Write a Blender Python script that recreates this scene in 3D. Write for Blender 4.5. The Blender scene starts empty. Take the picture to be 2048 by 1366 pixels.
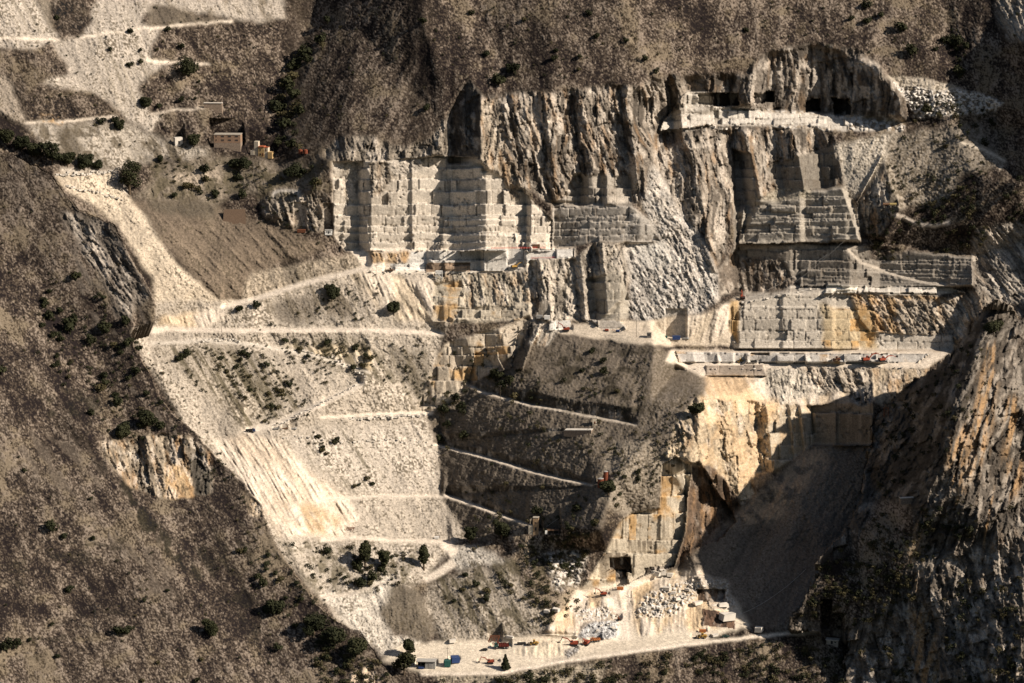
import bpy, math, random
import numpy as np
from mathutils import Vector
from mathutils.geometry import delaunay_2d_cdt

SC = bpy.context.scene
COL = SC.collection

# ------------------------------------------------------------------ camera
PITCH = math.radians(12.0)
CAM = np.array([0.0, -1900.0, 600.0])
FPX = 5714.0                     # focal length in photo pixels (photo 2048 x 1366)
cd = bpy.data.cameras.new("Camera"); cam = bpy.data.objects.new("Camera", cd); COL.objects.link(cam)
cam.location = CAM; cam.rotation_euler = (math.radians(90) - PITCH, 0, 0)
cd.sensor_width = 36.0; cd.lens = 36.0 * FPX / 2048.0; cd.clip_start = 1.0; cd.clip_end = 20000.0
SC.camera = cam

# ------------------------------------------------------------------ sky, sun, exposure
SUN_EL, SUN_AZ = math.radians(34.0), math.radians(70.0)   # azimuth measured from the camera side towards +X
sdir = Vector((math.cos(SUN_EL)*math.sin(SUN_AZ), -math.cos(SUN_EL)*math.cos(SUN_AZ), math.sin(SUN_EL)))
w = bpy.data.worlds.new("World"); SC.world = w; w.use_nodes = True
nt = w.node_tree; bg = nt.nodes['Background']
sky = nt.nodes.new('ShaderNodeTexSky'); sky.sky_type = 'NISHITA'; sky.sun_disc = False
sky.sun_elevation = SUN_EL; sky.sun_rotation = math.atan2(sdir.x, sdir.y)
nt.links.new(sky.outputs[0], bg.inputs[0]); bg.inputs[1].default_value = 0.05
sl = bpy.data.lights.new("Sun", 'SUN'); sl.energy = 5.0; sl.angle = math.radians(0.5); sl.color = (1.0, 0.885, 0.765)
so = bpy.data.objects.new("Sun", sl); COL.objects.link(so)
so.rotation_euler = (-sdir).to_track_quat('-Z', 'Y').to_euler()
SC.view_settings.view_transform = 'Standard'; SC.view_settings.look = 'None'
SC.view_settings.exposure = 0.45; SC.view_settings.gamma = 1.0
SC.render.engine = 'CYCLES'
SC.cycles.max_bounces = 4; SC.cycles.diffuse_bounces = 1

# ------------------------------------------------------------------ survey grid helpers
M = 0.35                          # about a metre per survey unit
def ray(px, py):
    px = np.asarray(px, float); py = np.asarray(py, float)
    a = (px - 1024.0)/FPX; b = (683.0 - py)/FPX
    return a, math.cos(PITCH) + b*math.sin(PITCH), -math.sin(PITCH) + b*math.cos(PITCH)
def unproject(px, py, Y):
    dx, dy, dz = ray(px, py); t = (Y - CAM[1])/dy
    return np.stack([CAM[0] + dx*t, CAM[1] + dy*t, CAM[2] + dz*t], -1)

STEP = 1.7
U = np.concatenate([np.arange(-420, -50, 14), np.arange(-50, 2098, STEP), np.arange(2098, 2480, 14)])
V = np.concatenate([np.arange(-420, -50, 14), np.arange(-50, 1416, STEP), np.arange(1416, 1700, 14)])
GX, GY = np.meshgrid(U.astype(np.float32), V.astype(np.float32))
NV, NU = GX.shape

RT = np.random.RandomState(7).rand(16, 256, 256).astype(np.float32)
def vnoise(x, y, s=0):
    T = RT[s % 16]; ox, oy = (s*37) % 211, (s*91) % 197
    xi = np.floor(x); yi = np.floor(y); fx = x - xi; fy = y - yi
    fx = fx*fx*(3 - 2*fx); fy = fy*fy*(3 - 2*fy)
    xi = (xi.astype(np.int32) + ox) & 255; yi = (yi.astype(np.int32) + oy) & 255
    x1 = (xi + 1) & 255; y1 = (yi + 1) & 255
    a = T[yi, xi]; b = T[yi, x1]; c = T[y1, xi]; d = T[y1, x1]
    return (a + (b - a)*fx)*(1 - fy) + (c + (d - c)*fx)*fy
def fbm(x, y, s=0, o=4, g=0.5):
    r = 0; a = 1.0; t = 0
    for i in range(o):
        r = r + a*vnoise(x, y, s + i); t += a; a *= g; x = x*2.03 + 17.3; y = y*2.03 + 5.1
    return r/t
def ridged(x, y, s=0, o=3):
    r = 0; a = 1.0; t = 0
    for i in range(o):
        r = r + a*(1 - np.abs(2*vnoise(x, y, s + i) - 1)); t += a; a *= 0.5; x = x*2.1 + 9.7; y = y*2.1 + 3.3
    return r/t
def voronoi(x, y, s=0):
    xi = np.floor(x).astype(np.int32); yi = np.floor(y).astype(np.int32)
    f1 = np.full(x.shape, 9.0, np.float32); f2 = f1.copy(); idv = np.zeros(x.shape, np.float32)
    A, B, C_ = RT[s % 16], RT[(s + 3) % 16], RT[(s + 5) % 16]
    for j in (-1, 0, 1):
        for i in (-1, 0, 1):
            cx = (xi + i) & 255; cy = (yi + j) & 255
            d = (xi + i + A[cy, cx] - x)**2 + (yi + j + B[cy, cx] - y)**2
            n = d < f1
            f2 = np.where(n, f1, np.minimum(f2, d)); f1 = np.where(n, d, f1); idv = np.where(n, C_[cy, cx], idv)
    return np.sqrt(f1), np.sqrt(f2), idv
def sstep(a, b, x):
    t = np.clip((x - a)/(b - a), 0, 1); return t*t*(3 - 2*t)
def box(a, r):
    if r < 1: return a
    for ax in (0, 1):
        p = np.pad(a, [(r + 1, r) if k == ax else (0, 0) for k in (0, 1)], mode='edge')
        c = np.cumsum(p, axis=ax, dtype=np.float64)
        n = a.shape[ax]
        hi = np.take(c, np.arange(2*r + 1, 2*r + 1 + n), axis=ax); lo = np.take(c, np.arange(0, n), axis=ax)
        a = ((hi - lo)/(2*r + 1)).astype(np.float32)
    return a
def inpoly(x, y, poly):
    r = np.zeros(x.shape, bool); n = len(poly)
    for i in range(n):
        x1, y1 = poly[i]; x2, y2 = poly[(i + 1) % n]
        if y1 == y2: continue
        c = ((y1 > y) != (y2 > y))
        r ^= c & (x < (x2 - x1)*(y - y1)/(y2 - y1) + x1)
    return r
JX = (fbm(GX/22, GY/22, 3, 4, 0.6) - 0.5)*2; JY = (fbm(GX/22, GY/22, 8, 4, 0.6) - 0.5)*2
def window(poly, pad):
    xs = [p[0] for p in poly]; ys = [p[1] for p in poly]
    i0 = max(0, np.searchsorted(U, min(xs) - pad)); i1 = min(NU, np.searchsorted(U, max(xs) + pad) + 1)
    j0 = max(0, np.searchsorted(V, min(ys) - pad)); j1 = min(NV, np.searchsorted(V, max(ys) + pad) + 1)
    return slice(j0, j1), slice(i0, i1)
def pmask(poly, jit=0.0, soft=0):
    wv, wu = window(poly, jit*1.3 + soft*2 + 4)
    x = GX[wv, wu] + JX[wv, wu]*jit; y = GY[wv, wu] + JY[wv, wu]*jit
    m = inpoly(x, y, poly).astype(np.float32)
    if soft: m = box(box(m, soft), soft)
    return (wv, wu), m

def tin(lines, points, corner=None):
    """piecewise linear depth over the survey grid from break lines and spot heights"""
    co = []; ed = []; val = []; key = {}
    def add(p):
        k = (round(p[0]), round(p[1]))
        if k not in key:
            key[k] = len(co); co.append(Vector((p[0], p[1]))); val.append(p[2])
        return key[k]
    for l in lines:
        ids = [add(p) for p in l]
        ed += [(a, b) for a, b in zip(ids[:-1], ids[1:]) if a != b]
    for p in points: add(p)
    vs, _, fs, ov, _, _ = delaunay_2d_cdt(co, ed, [], 0, 0.01)
    vv = []
    for i, o in enumerate(ov):
        if o: vv.append(val[o[0]])
        else:                                  # crossing of two break lines
            d = sorted(((vs[i] - c).length, k) for k, c in enumerate(co))[:2]
            vv.append(sum(val[k]/max(q, .1) for q, k in d)/sum(1/max(q, .1) for q, k in d))
    out = np.full(GX.shape, np.nan, np.float32)
    for f in fs:
        raster(out, [(vs[k][0], vs[k][1], vv[k]) for k in f])
    return out
def raster(out, tri):
    (x0, y0, v0), (x1, y1, v1), (x2, y2, v2) = tri
    wv, wu = window([(x0, y0), (x1, y1), (x2, y2)], 0.01)
    x = GX[wv, wu]; y = GY[wv, wu]
    d = (y1 - y2)*(x0 - x2) + (x2 - x1)*(y0 - y2)
    if abs(d) < 1e-6 or x.size == 0: return
    a = ((y1 - y2)*(x - x2) + (x2 - x1)*(y - y2))/d; b = ((y2 - y0)*(x - x2) + (x0 - x2)*(y - y2))/d; c = 1 - a - b
    m = (a >= -1e-4) & (b >= -1e-4) & (c >= -1e-4)
    o = out[wv, wu]; o[m] = (a*v0 + b*v1 + c*v2)[m]
# ------------------------------------------------------------------ base terrain: main mountain
ML = [
 # valleys and ridges of the upper mountain
 [(660,-420,480),(640,-60,372),(620,50,342),(585,130,310),(560,200,284),(550,290,246)],
 [(850,-420,410),(840,-60,300),(850,60,262),(880,130,240),(940,160,226)],
 [(980,-60,312),(965,40,282),(1010,150,240)],
 [(1900,-60,334),(1890,40,302),(1920,150,264),(1960,200,250),(1990,260,236)],
 [(2110,-60,290),(2062,80,232),(2110,250,190)],
 # cave amphitheatre
 [(1330,160,232),(1370,150,248),(1500,112,266),(1580,94,274),(1640,92,276),(1720,102,272),(1755,130,268),(1800,190,256),(1812,236,250)],
 [(1320,244,243),(1370,235,250),(1520,222,262),(1640,224,267),(1760,234,262),(1812,240,250)],
 [(1320,264,236),(1480,259,239),(1640,266,240),(1800,258,240)],
 # main block wall: crest, foot, bench
 [(655,322,190),(735,322,191),(880,312,195),(960,318,194),(1030,325,193),(1105,405,187),(1260,410,186),(1300,450,180)],
 [(690,502,177),(860,500,177),(985,497,176),(1100,497,175),(1180,482,174)],
 [(740,535,162),(790,546,164),(850,549,164),(950,546,165),(1030,541,165),(1065,519,165),(1146,516,165)],
 [(870,640,140),(940,642,140),(1010,640,140),(1060,638,139),(1100,640,141)],
 # orange wall, its terraces, lower bench
 [(1465,696,150),(1700,696,150),(1906,701,150)],
 [(1480,602,161),(1580,584,163),(1665,580,164),(1900,592,164),(1930,602,163)],
 [(1480,588,176),(1700,566,179),(1900,573,177)],
 [(1470,492,190),(1600,492,190),(1720,490,190),(1945,516,187)],
 [(1490,482,199),(1720,479,200)],
 [(1500,397,211),(1690,376,214)],
 [(1350,704,140),(1500,706,140),(1700,706,141),(1905,706,141)],
 [(1350,737,126),(1500,739,126),(1650,736,126),(1850,737,125)],
 [(1410,752,116),(1530,752,116)],
 # roads and benches on the left
 [(440,615,120),(520,595,134),(600,570,148),(680,548,156),(740,530,163)],
 [(280,660,85),(480,660,103),(700,660,125),(880,668,138)],
 [(300,690,80),(480,688,97),(620,700,112)],
 [(490,862,35),(560,850,46),(630,815,64),(730,765,96)],
 [(560,862,41),(700,835,80),(860,828,107)],
 # valley between the white scree and the dark spur, ridge of the dark spur
 [(1090,650,136),(1020,690,128),(940,760,118),(862,825,108),(880,890,95),(885,990,58),(930,1060,25)],
 [(1310,690,98),(1302,800,48),(1300,880,14),(1230,960,-12),(1200,1060,-44)],
 [(1130,668,128),(1200,667,126),(1260,680,110),(1310,690,98),(1345,722,104),(1400,748,112)],
 # pit
 [(1625,812,104),(1745,800,104)], [(1625,890,97),(1745,890,97)],
 [(1350,913,6),(1324,930,4),(1321,1016,0),(1262,1027,-4),(1214,1099,-18),(1162,1186,-30)],
 [(1170,1193,-31),(1250,1171,-22),(1348,1136,-12),(1369,1061,2),(1374,1000,10),(1382,930,8)],
 # quarry floor and the road that bounds it below
 [(840,1345,-120),(1000,1345,-122),(1130,1318,-104),(1250,1304,-94),(1400,1284,-78),(1560,1268,-64),(1650,1262,-60)],
 [(760,1300,-95),(870,1288,-86),(1000,1290,-86),(1100,1280,-80),(1240,1282,-76),(1400,1268,-70),(1560,1258,-60)],
]
MP = [(-450,-420,290),(-450,1720,-200),(2500,-420,330),(2500,1720,-280),(1200,1720,-240),(1024,-420,420),(1700,-420,430),
 (-60,-60,258),(-450,500,60),(2500,600,60),(300,-420,430),
 (0,0,255),(250,0,302),(450,0,330),(250,-60,325),(450,-60,355),(100,75,250),(300,55,286),(460,45,318),(100,160,222),(300,140,262),(450,130,292),(340,200,258),
 (0,250,190),(60,245,199),(230,240,228),(270,250,232),(300,300,222),(420,296,228),(510,312,230),(600,322,214),(640,322,203),(420,212,256),
 (700,290,202),(800,290,200),(890,250,206),(700,200,240),(780,130,262),(720,60,300),
 (1240,180,218),(1240,60,258),(1240,-60,300),(1100,180,216),(1100,60,258),(1100,-60,302),(1500,0,304),(1640,0,310),(1780,20,304),(1500,-60,326),(1700,-60,330),(1860,180,255),(1850,100,272),
 (2000,20,286),(2000,100,262),(2048,300,200),
 (110,345,165),(235,345,191),(250,385,181),(270,400,180),(440,410,193),(520,440,184),(640,490,174),(600,460,178),(600,400,184),(560,380,196),
 (300,480,140),(400,570,125),(310,640,95),(330,660,98),(0,400,140),(100,500,115),(200,650,60),(300,800,30),(400,900,5),(500,1010,-25),(600,1130,-55),(700,1250,-80),(780,1350,-118),(-100,800,20),(-100,1400,-150),
 (1300,345,205),(1400,470,184),(1250,490,176),(1440,560,166),(1430,612,150),(1200,500,170),(1250,600,150),(1240,645,138),(1300,640,142),(1130,645,139),(1400,635,146),(1190,482,174),(1280,290,208),(1310,270,228),(1100,330,196),(1100,250,204),(1000,210,212),(1180,190,214),
 (1700,290,230),(1780,400,204),(1720,400,205),(1670,282,232),(1900,250,236),(1990,292,222),(1850,350,216),(1950,350,196),(2040,370,175),(1770,430,200),(1850,450,190),(1950,450,178),(2048,480,182),(1760,482,196),(1850,512,187),(2048,600,150),(1960,620,142),
 (1950,680,136),(2100,700,100),(1900,800,108),(1800,900,98),(1760,1050,55),(1720,1150,8),(1680,1250,-50),(2100,1366,-150),
 (1425,850,34),(1480,790,82),(1540,830,88),(1480,860,66),(1530,760,116),(1640,790,112),(1700,790,110),(1402,790,50),(1396,850,14),(1382,925,2),(1335,925,0),
 (1440,960,38),(1500,950,62),(1560,940,76),(1400,1000,38),(1470,1020,50),(1372,1080,4),
 (1740,902,96),(1600,1000,58),(1500,1100,28),(1350,1145,-4),(1290,1156,-18),(1560,1180,-12),(1500,1230,-38),(1570,1252,-55),(1650,1100,22),
 (1100,1100,-12),(1070,1052,-5),(1130,1190,-50),(1100,1262,-78),(1240,1182,-34),(1180,1197,-34),(1250,1240,-56),(1350,1200,-36),(1420,1200,-34),(1460,1240,-52),
 (900,1430,-150),(1250,1400,-126),(1500,1366,-98),(1700,1366,-98),(1400,1440,-130),(2100,1440,-150),(700,1440,-150),
 (900,1085,10),(905,1120,-8),(850,1155,-25),(1035,1112,-16),(650,1075,-20),(690,1070,-12),(570,1052,-36),(520,1030,-34),(640,1190,-62),(800,1160,-38),(820,1200,-56),(960,1160,-35),(1000,1240,-72),
 (430,872,28),(440,885,26),(640,920,40),(760,990,40),(690,997,20),(600,1000,-6),(850,1000,52),
 (740,700,120),(700,600,146),(320,630,95),(800,600,150),(640,640,132)]
Y0 = tin(ML, MP)
# near hillside on the left
NEAR = [(-480,200),(-60,275),(0,302),(30,311),(60,330),(100,347),(115,370),(160,420),(200,440),(228,446),(265,520),(290,560),(311,602),(308,645),(278,655),(262,662),(265,690),(283,718),(303,752),(320,795),(344,825),(389,863),(427,908),(458,940),(499,982),(523,1013),(537,1058),(564,1109),(600,1160),(626,1200),(656,1226),(700,1257),(722,1262),(741,1297),(768,1332),(790,1358),(812,1400),(830,1460),(860,1720),(-480,1720)]
NL = [[(-60,275,118),(0,302,105),(60,330,90),(115,370,72),(200,440,48),(265,520,20),(311,602,0),(262,662,-15),(303,752,-42),(344,825,-62),(389,863,-74),(458,940,-100),(523,1013,-126),(564,1109,-158),(626,1200,-190),(700,1257,-212),(790,1358,-246),(860,1720,-330)],
 [(110,840,-84),(240,960,-116),(330,1060,-147),(400,1160,-178),(520,1300,-224)],
 [(90,800,-82),(170,870,-112),(250,985,-148),(330,1080,-176),(420,1220,-215),(560,1400,-262)]]
NP = [(-480,200,60),(-480,1720,-480),(860,200,0),(0,480,45),(0,660,-40),(0,900,-138),(0,1150,-228),(0,1400,-300),(100,600,5),(180,700,-20),(220,820,-62),(330,900,-92),(400,1000,-124),(200,1000,-160),(150,1200,-222),(300,1300,-250),(480,1100,-158),(560,1220,-196),(650,1330,-235),(420,960,-104),(230,600,2)]
YN = tin(NL, NP)
# rock ridge on the right
RIDGE = [(2600,700),(2140,655),(2040,634),(2010,608),(1990,602),(1962,614),(1948,650),(1930,676),(1905,703),(1864,734),(1837,745),(1806,779),(1768,810),(1747,838),(1738,910),(1730,957),(1692,1061),(1668,1078),(1647,1104),(1627,1120),(1640,1134),(1623,1168),(1603,1199),(1585,1237),(1572,1257),(1600,1262),(1650,1266),(1696,1290),(1690,1330),(1690,1720),(2600,1720)]
RL = [[(2600,700,10),(2140,655,48),(2040,634,58),(1990,602,62),(1962,614,62),(1930,676,66),(1864,734,74),(1806,779,76),(1747,838,70),(1738,910,44),(1730,957,20),(1692,1061,-40),(1647,1104,-58),(1627,1120,-64),(1640,1134,-66),(1603,1199,-74),(1572,1257,-74),(1650,1266,-74),(1690,1330,-98),(1690,1720,-250)],
 [(1980,606,60),(1945,720,-12),(1912,800,-62),(1890,900,-80),(1850,1000,-84),(1812,1080,-84)],
 [(2070,640,50),(2010,780,-24),(1975,900,-66),(1935,1020,-100)]]
RP = [(2600,1720,-340),(1560,640,90),(1560,1720,-220),(2048,720,26),(2048,900,-32),(2048,1100,-114),(2048,1366,-200),(1950,1100,-98),(1900,1250,-122),(1800,1250,-102),(1800,1366,-128),(2140,1450,-235),(2140,900,-50),(1720,1200,-84),(1760,1000,-10),(1830,900,-14)]
YR = tin(RL, RP)
for A in (Y0, YN, YR):
    bad = np.isnan(A); A[bad] = 0.0
YB = box(box(Y0, 2), 2)
mN = inpoly(GX + JX*5, GY + JY*5, NEAR); mR = inpoly(GX + JX*15, GY + JY*15, RIDGE)
YB = np.where(mN, box(box(YN, 12), 12), YB)
YB = np.where(mR, box(box(YR, 6), 6), YB)

def facet(x, y, s=0, tilt=1.0):
    """angular broken rock: every cell is a plane with its own tilt and height (-.5 .. .5 or so)"""
    xi = np.floor(x).astype(np.int32); yi = np.floor(y).astype(np.int32)
    best = np.full(x.shape, 9.0, np.float32); out = np.zeros(x.shape, np.float32); idv = out.copy()
    A, B, H, TX, TY = (RT[(s + t) % 16] for t in (0, 3, 5, 8, 11))
    for j in (-1, 0, 1):
        for i in (-1, 0, 1):
            cx = (xi + i) & 255; cy = (yi + j) & 255
            dx = x - (xi + i + A[cy, cx]); dy = y - (yi + j + B[cy, cx]); d = dx*dx + dy*dy
            n = d < best; best = np.where(n, d, best)
            out = np.where(n, H[cy, cx] - .5 + tilt*((TX[cy, cx] - .5)*2*dx + (TY[cy, cx] - .5)*2*dy), out); idv = np.where(n, TX[cy, cx], idv)
    return out, idv

def joints(u, v, w, h, s=0, tilt=1.0):
    """jointed rock: irregular columns, each broken across at its own heights, every piece a tilted plane"""
    T1, T2, T3, T4 = (RT[(s + t) % 16] for t in (1, 4, 9, 12))
    a = u/w + 1.1*vnoise(u/w*.6, u*0, s); ci = np.floor(a).astype(np.int32); fa = a - ci
    hc = T1[ci & 255, (ci*5 + s) & 255]
    bq = v/(h*(.55 + .9*hc)) + hc*9 + .9*vnoise(v/h*.7, ci*1.7, s + 2); ri = np.floor(bq).astype(np.int32); fb = bq - ri
    i, j = (ci*3 + ri*7) & 255, (ri*5 + ci*11) & 255
    H = T2[i, j]; tx = T3[i, j] - .5; ty = T4[i, j] - .5
    edge = np.minimum(np.minimum(fa, 1 - fa)*w, np.minimum(fb, 1 - fb)*h)
    return (hc - .5)*.8 + (H - .5)*.8 + tilt*(tx*2*(fa - .5) + ty*1.4*(fb - .5)), H, edge

# ------------------------------------------------------------------ surface kinds: relief (metres of depth) and own colour
DET = np.zeros(GX.shape, np.float32); ALB = np.zeros(GX.shape + (3,), np.float32); KID = np.zeros(GX.shape, np.int32)
KINDS = ['mountain_slope', 'white_scree', 'grey_scree', 'rock_cliff', 'quarry_wall', 'quarry_road', 'block_rubble', 'spoil_bank', 'near_hillside', 'rock_ridge']
def c3(*c): return np.array(c, np.float32)
def mixc(a, b, t): return a + (b - a)*t[..., None]
def scrub(x, y, k=0, s=0, light=1.0, dens=0.0, rel=1.0):
    u = x - k*y
    jx = (vnoise(x/4, y/4, s + 12) - .5)*3
    a = fbm((u + jx)/5.5, y/4.2, s + 1, 3, 0.7); b = vnoise(x/1.9, y/1.7, s + 4); c = fbm(u/70, y/110, s + 6, 4); e = fbm(u/13, y/42, s + 3, 4)
    f1, f2, q = voronoi((u + jx)/3.8, y/3.3, s + 2); p = fbm(x/34, y/26, s + 9, 4)
    n = .5 + .32*(a - .5) + .92*(b - .5) + .30*(.42 - f1) + .75*(c - .5) + .60*(e - .5) + .55*(p - .5) - dens
    col = mixc(c3(.030, .022, .016), c3(.096, .073, .054), sstep(.26, .46, n))
    col = mixc(col, c3(.250, .203, .158), sstep(.54, .80, n))*light
    gr = sstep(.50, .66, p*.6 + c*.4)[..., None]*.55; col = col*(1 - gr) + col*c3(.70, .68, .52)*gr
    rk = (sstep(.68, .74, fbm(u/9, y/15, s + 10, 4)*.75 + .25*c))[..., None]*.6; col = col*(1 - rk) + c3(.26, .215, .17)*(.7 + .6*b)[..., None]*rk
    d = rel*(-.75*(a - .5) - .55*(.5 - f1) - 7*(c - .5) - 2.2*(e - .5) - .35*(b - .5)) - rk[..., 0]*.8
    return d, col
def scree(x, y, k=0, s=0, tone=(.50, .44, .365), st=1.0, stone=1.0, dark=0.0):
    u = x - k*y
    a = fbm(u/11, y/80, s + 1, 4, .55); b = fbm(x/2.0, y/1.8, s + 5, 2); f1, f2, q = voronoi(x/4.2, y/3.4, s + 2)
    big = fbm(u/50, y/90, s + 9, 4); m = fbm(u/14, y/22, s + 10, 3); g, gi = facet(x/3.4, y/2.8, s + 7); h, hi = facet(u/11, y/14, s + 4)
    col = c3(*tone)*(.84 + .46*(b - .5) + .20*(gi - .5) + .30*(a - .5)*st + .45*(big - .5) + .25*(m - .5))[..., None]
    sp = sstep(.60, .74, vnoise(x/2.6, y/2.4, s + 8)*.5 + .3*big + .3*m + dark*.6)
    col = mixc(col, c3(.13, .105, .07), sp*.8)
    d = -stone*(.62*g + .4*(b - .5)) - 1.5*st*(a - .5) - 4.5*(big - .5) - .9*(m - .5) - .5*h
    return d, col
def cliff(x, y, k=0, s=0, w=16.0, amp=5.0, tone=(.36, .315, .26), ochre=.25, stain=.5, lh=3.6, white=.5):
    wx = (fbm(x/80, y/80, s + 11, 2) - .5)*22 + (fbm(x/4.5, y/6, s + 13, 3) - .5)*4.0
    wy = (fbm(x/5, y/5, s + 15, 3) - .5)*6 + .22*x
    u = x - k*y + wx; v = y + wy
    b = fbm(x/2.1, y/2.4, s + 7, 3, .7); g = fbm(u/(w*2.6), v/(w*3.2), s + 2, 3)
    J1, q, e1 = joints(u + .10*v, v, w*1.15, w*lh*.8, s + 1, 1.0); J2, q2, e2 = joints(u - .16*v, v, w*.46, w*lh*.34, s + 6, 1.0)
    F1, qf = facet(u/(w*1.3), v/(w*lh*.6), s + 3, .8); F3, q3 = facet((u - .12*v)/3.6, v/5.5, s + 9, 1.0)
    crack = np.maximum(sstep(1.5, .3, e1)*.8, sstep(.94, .985, 1 - np.abs(2*fbm(u/(w*.8), v/(w*lh*1.2), s + 8, 3) - 1)))*sstep(.40, .58, fbm(x/14, y/20, s + 10, 2))
    d = -.5*(b - .5) - amp*1.0*(g - .5) - amp*.62*J1 - amp*.34*J2 - amp*.4*F1 - .75*F3 + crack*amp*.22
    t = 0.64 + .66*(b - .28) + .30*(q - .5) + .28*(q2 - .5) + .26*(q3 - .5)
    col = c3(*tone)*np.clip(t, .22, 1.6)[..., None]
    dk = sstep(.44, .60, fbm(u/9, y/55, s + 9, 4))*stain; col = mixc(col, c3(.066, .055, .043), dk*.9)
    oc = sstep(.58 - ochre*.25, .76, fbm(u/9, y/40, s + 12, 4))*min(1, ochre*2); col = mixc(col, c3(.40, .24, .115)*(0.45 + 1.1*b)[..., None], oc*.75)
    wh = sstep(.54, .68, fbm(u/12, y/26, s + 14, 4)); col = mixc(col, c3(.60, .53, .44)*(.5 + .95*b)[..., None], wh*white)
    col = mixc(col, c3(.045, .036, .028), crack*.5)
    return d, col
def wallk(x, y, k=0, s=0, rows=20.0, wid=34.0, amp=.8, tone=(.56, .51, .44), drip=.4, ochre=.0, tilt=.5, y0=0.0, rough=.25, stair=.15, miss=.045, hj=.5):
    rnd = np.random.RandomState(100 + s)
    rel = y + (fbm(x/60, y*0, s, 2) - .5)*7 + (fbm(x/7, y/7, s + 4, 2) - .5)*.9 - y0
    edges = [-60.0]
    while edges[-1] < 900: edges.append(edges[-1] + rows*rnd.uniform(.62, 1.4))
    edges = np.array(edges)
    ri = np.clip(np.searchsorted(edges, rel.ravel()).reshape(x.shape) - 1, 0, len(edges) - 2)
    top = edges[ri].astype(np.float32); bot = edges[ri + 1].astype(np.float32)
    # each course is cut at its own irregular places
    cuts = np.zeros(x.shape, np.int32); left = np.zeros(x.shape, np.float32); right = left.copy()
    xs = x - k*y + (fbm(x/9, y/9, s + 6, 2) - .5)*1.2
    for r_ in np.unique(ri):
        e = [float(xs.min()) - 80 + rnd.rand()*wid]
        while e[-1] < xs.max() + 80: e.append(e[-1] + wid*rnd.choice([.4, .7, .9, 1.2, 1.7, 2.3]))
        e = np.array(e); mk = ri == r_
        ci = np.clip(np.searchsorted(e, xs[mk]) - 1, 0, len(e) - 2); cuts[mk] = ci; left[mk] = e[ci]; right[mk] = e[ci + 1]
    A, B, C_ = RT[(s + 2) % 16], RT[(s + 5) % 16], RT[(s + 7) % 16]
    i1 = (ri*7 + s) & 255; i2 = (cuts*3 + ri*13) & 255
    h1, h2, h3 = A[i1, i2], B[i1, i2], C_[i1, i2]
    fr = (xs - left)/(right - left)
    brk = fbm(x/5, y/5, s + 3, 3)
    jx = np.minimum(xs - left + (h2 > .62)*2, right - xs); jy = np.minimum(rel - top, bot - rel)
    jt = np.maximum((1 - sstep(.3, 1.3, jx + (brk - .5)*2.6))*np.where(h3 > .35, 1.0, .25), (1 - sstep(.3, 1.2, jy + (brk - .5)*2.4))*hj*(.4 + .9*fbm(x/30, y/9, s + 11, 2)))
    chip = sstep(.60, .70, brk)*sstep(.5, .72, fbm(x/26, y/20, s + 6, 2))
    crn = sstep(.55, .7, fbm(x/4, y/16, s + 13, 2))*sstep(5, 1, jy)*.6          # broken corners along the course
    F, q = facet(x/5, y/6, s + 8)
    gone = (h3 > 1 - miss)
    d = -amp*1.5*(h1 - .5)*2 + gone*2.6 - tilt*2.2*(h2 - .35)*(.5 - fr) + stair*(rel - (top + bot)*.5) + jt*.5 + chip*(1.0 + F)*rough*3 + crn*.9 + rough*F*.35
    col = c3(*tone)*(.86 + .20*(h1 - .5) + .30*(fbm(x/4, y/4, s + 1, 3) - .5) + .16*(fbm(x/40, y/40, s + 14, 2) - .5))[..., None]
    dr = sstep(.50, .72, fbm(x/3.2, y/70 + ri*3.3, s + 9, 3)*.65 + .35*h3)*drip*np.clip(1.1 - .6*(rel - top)/np.maximum(bot - top, 1), 0, 1)
    col = mixc(col, c3(.15, .115, .08), dr)
    col = mixc(col, c3(.10, .08, .06), np.clip(jt*.62 + chip*.3 + crn*.35, 0, .9))
    if ochre > 0:
        oc = sstep(.62 - .3*ochre, .8 - .2*ochre, fbm(x/30, y/24, s + 12, 4)*.7 + .3*h2); col = mixc(col, c3(.47, .29, .12)*(.7 + .6*brk)[..., None], oc*.85)
    return d, col
def roadk(x, y, k=0, s=0, tone=(.66, .575, .465)):
    b = fbm(x/5, y/2.2, s + 1, 3); return -.25*(fbm(x/4, y/2, s + 2, 2) - .5), c3(*tone)*(.72 + .50*b)[..., None]
def rubble(x, y, k=0, s=0, size=7.0, amp=1.6, tone=(.56, .52, .465), dirt=(.34, .27, .19), fill=.5):
    f1, f2, q = voronoi((x - k*y)/size, y/(size*.78), s + 1); g1, g2, q2 = voronoi(x/(size*.45), y/(size*.36), s + 2)
    st = sstep(.05, .22, f2 - f1)*(q > 1 - fill); st2 = sstep(.05, .25, g2 - g1)*(q2 > .5)
    d = -amp*st*(.4 + q)*(1.1 - f1) - amp*.35*st2*(1 - st) - amp*.9*st*((x/size) % 1 - .5)*(q - .5)
    F, q9 = facet(x/(size*.7), y/(size*.55), s + 6); d = d - .5*amp*F
    col = mixc(c3(*dirt)*(.7 + .6*fbm(x/4, y/4, s, 2))[..., None], c3(*tone)*(.7 + .5*q)[..., None], np.clip(st + st2*.7, 0, 1))
    return d, col
def spoil(x, y, k=0, s=0, tone=(.60, .45, .285), rill=1.6):
    u = x - k*y; a = fbm(u/6, y/45, s + 1, 4); b = fbm(x/3.2, y/3.2, s + 4, 3); g = fbm(u/22, y/60, s + 6, 3)
    return -rill*(a - .5)*1.4 - .9*(b - .5) - 4*(g - .5), mixc(c3(*tone), c3(.58, .5, .4), sstep(.35, .65, g))*(.55 + .6*b + .3*a)[..., None]
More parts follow.
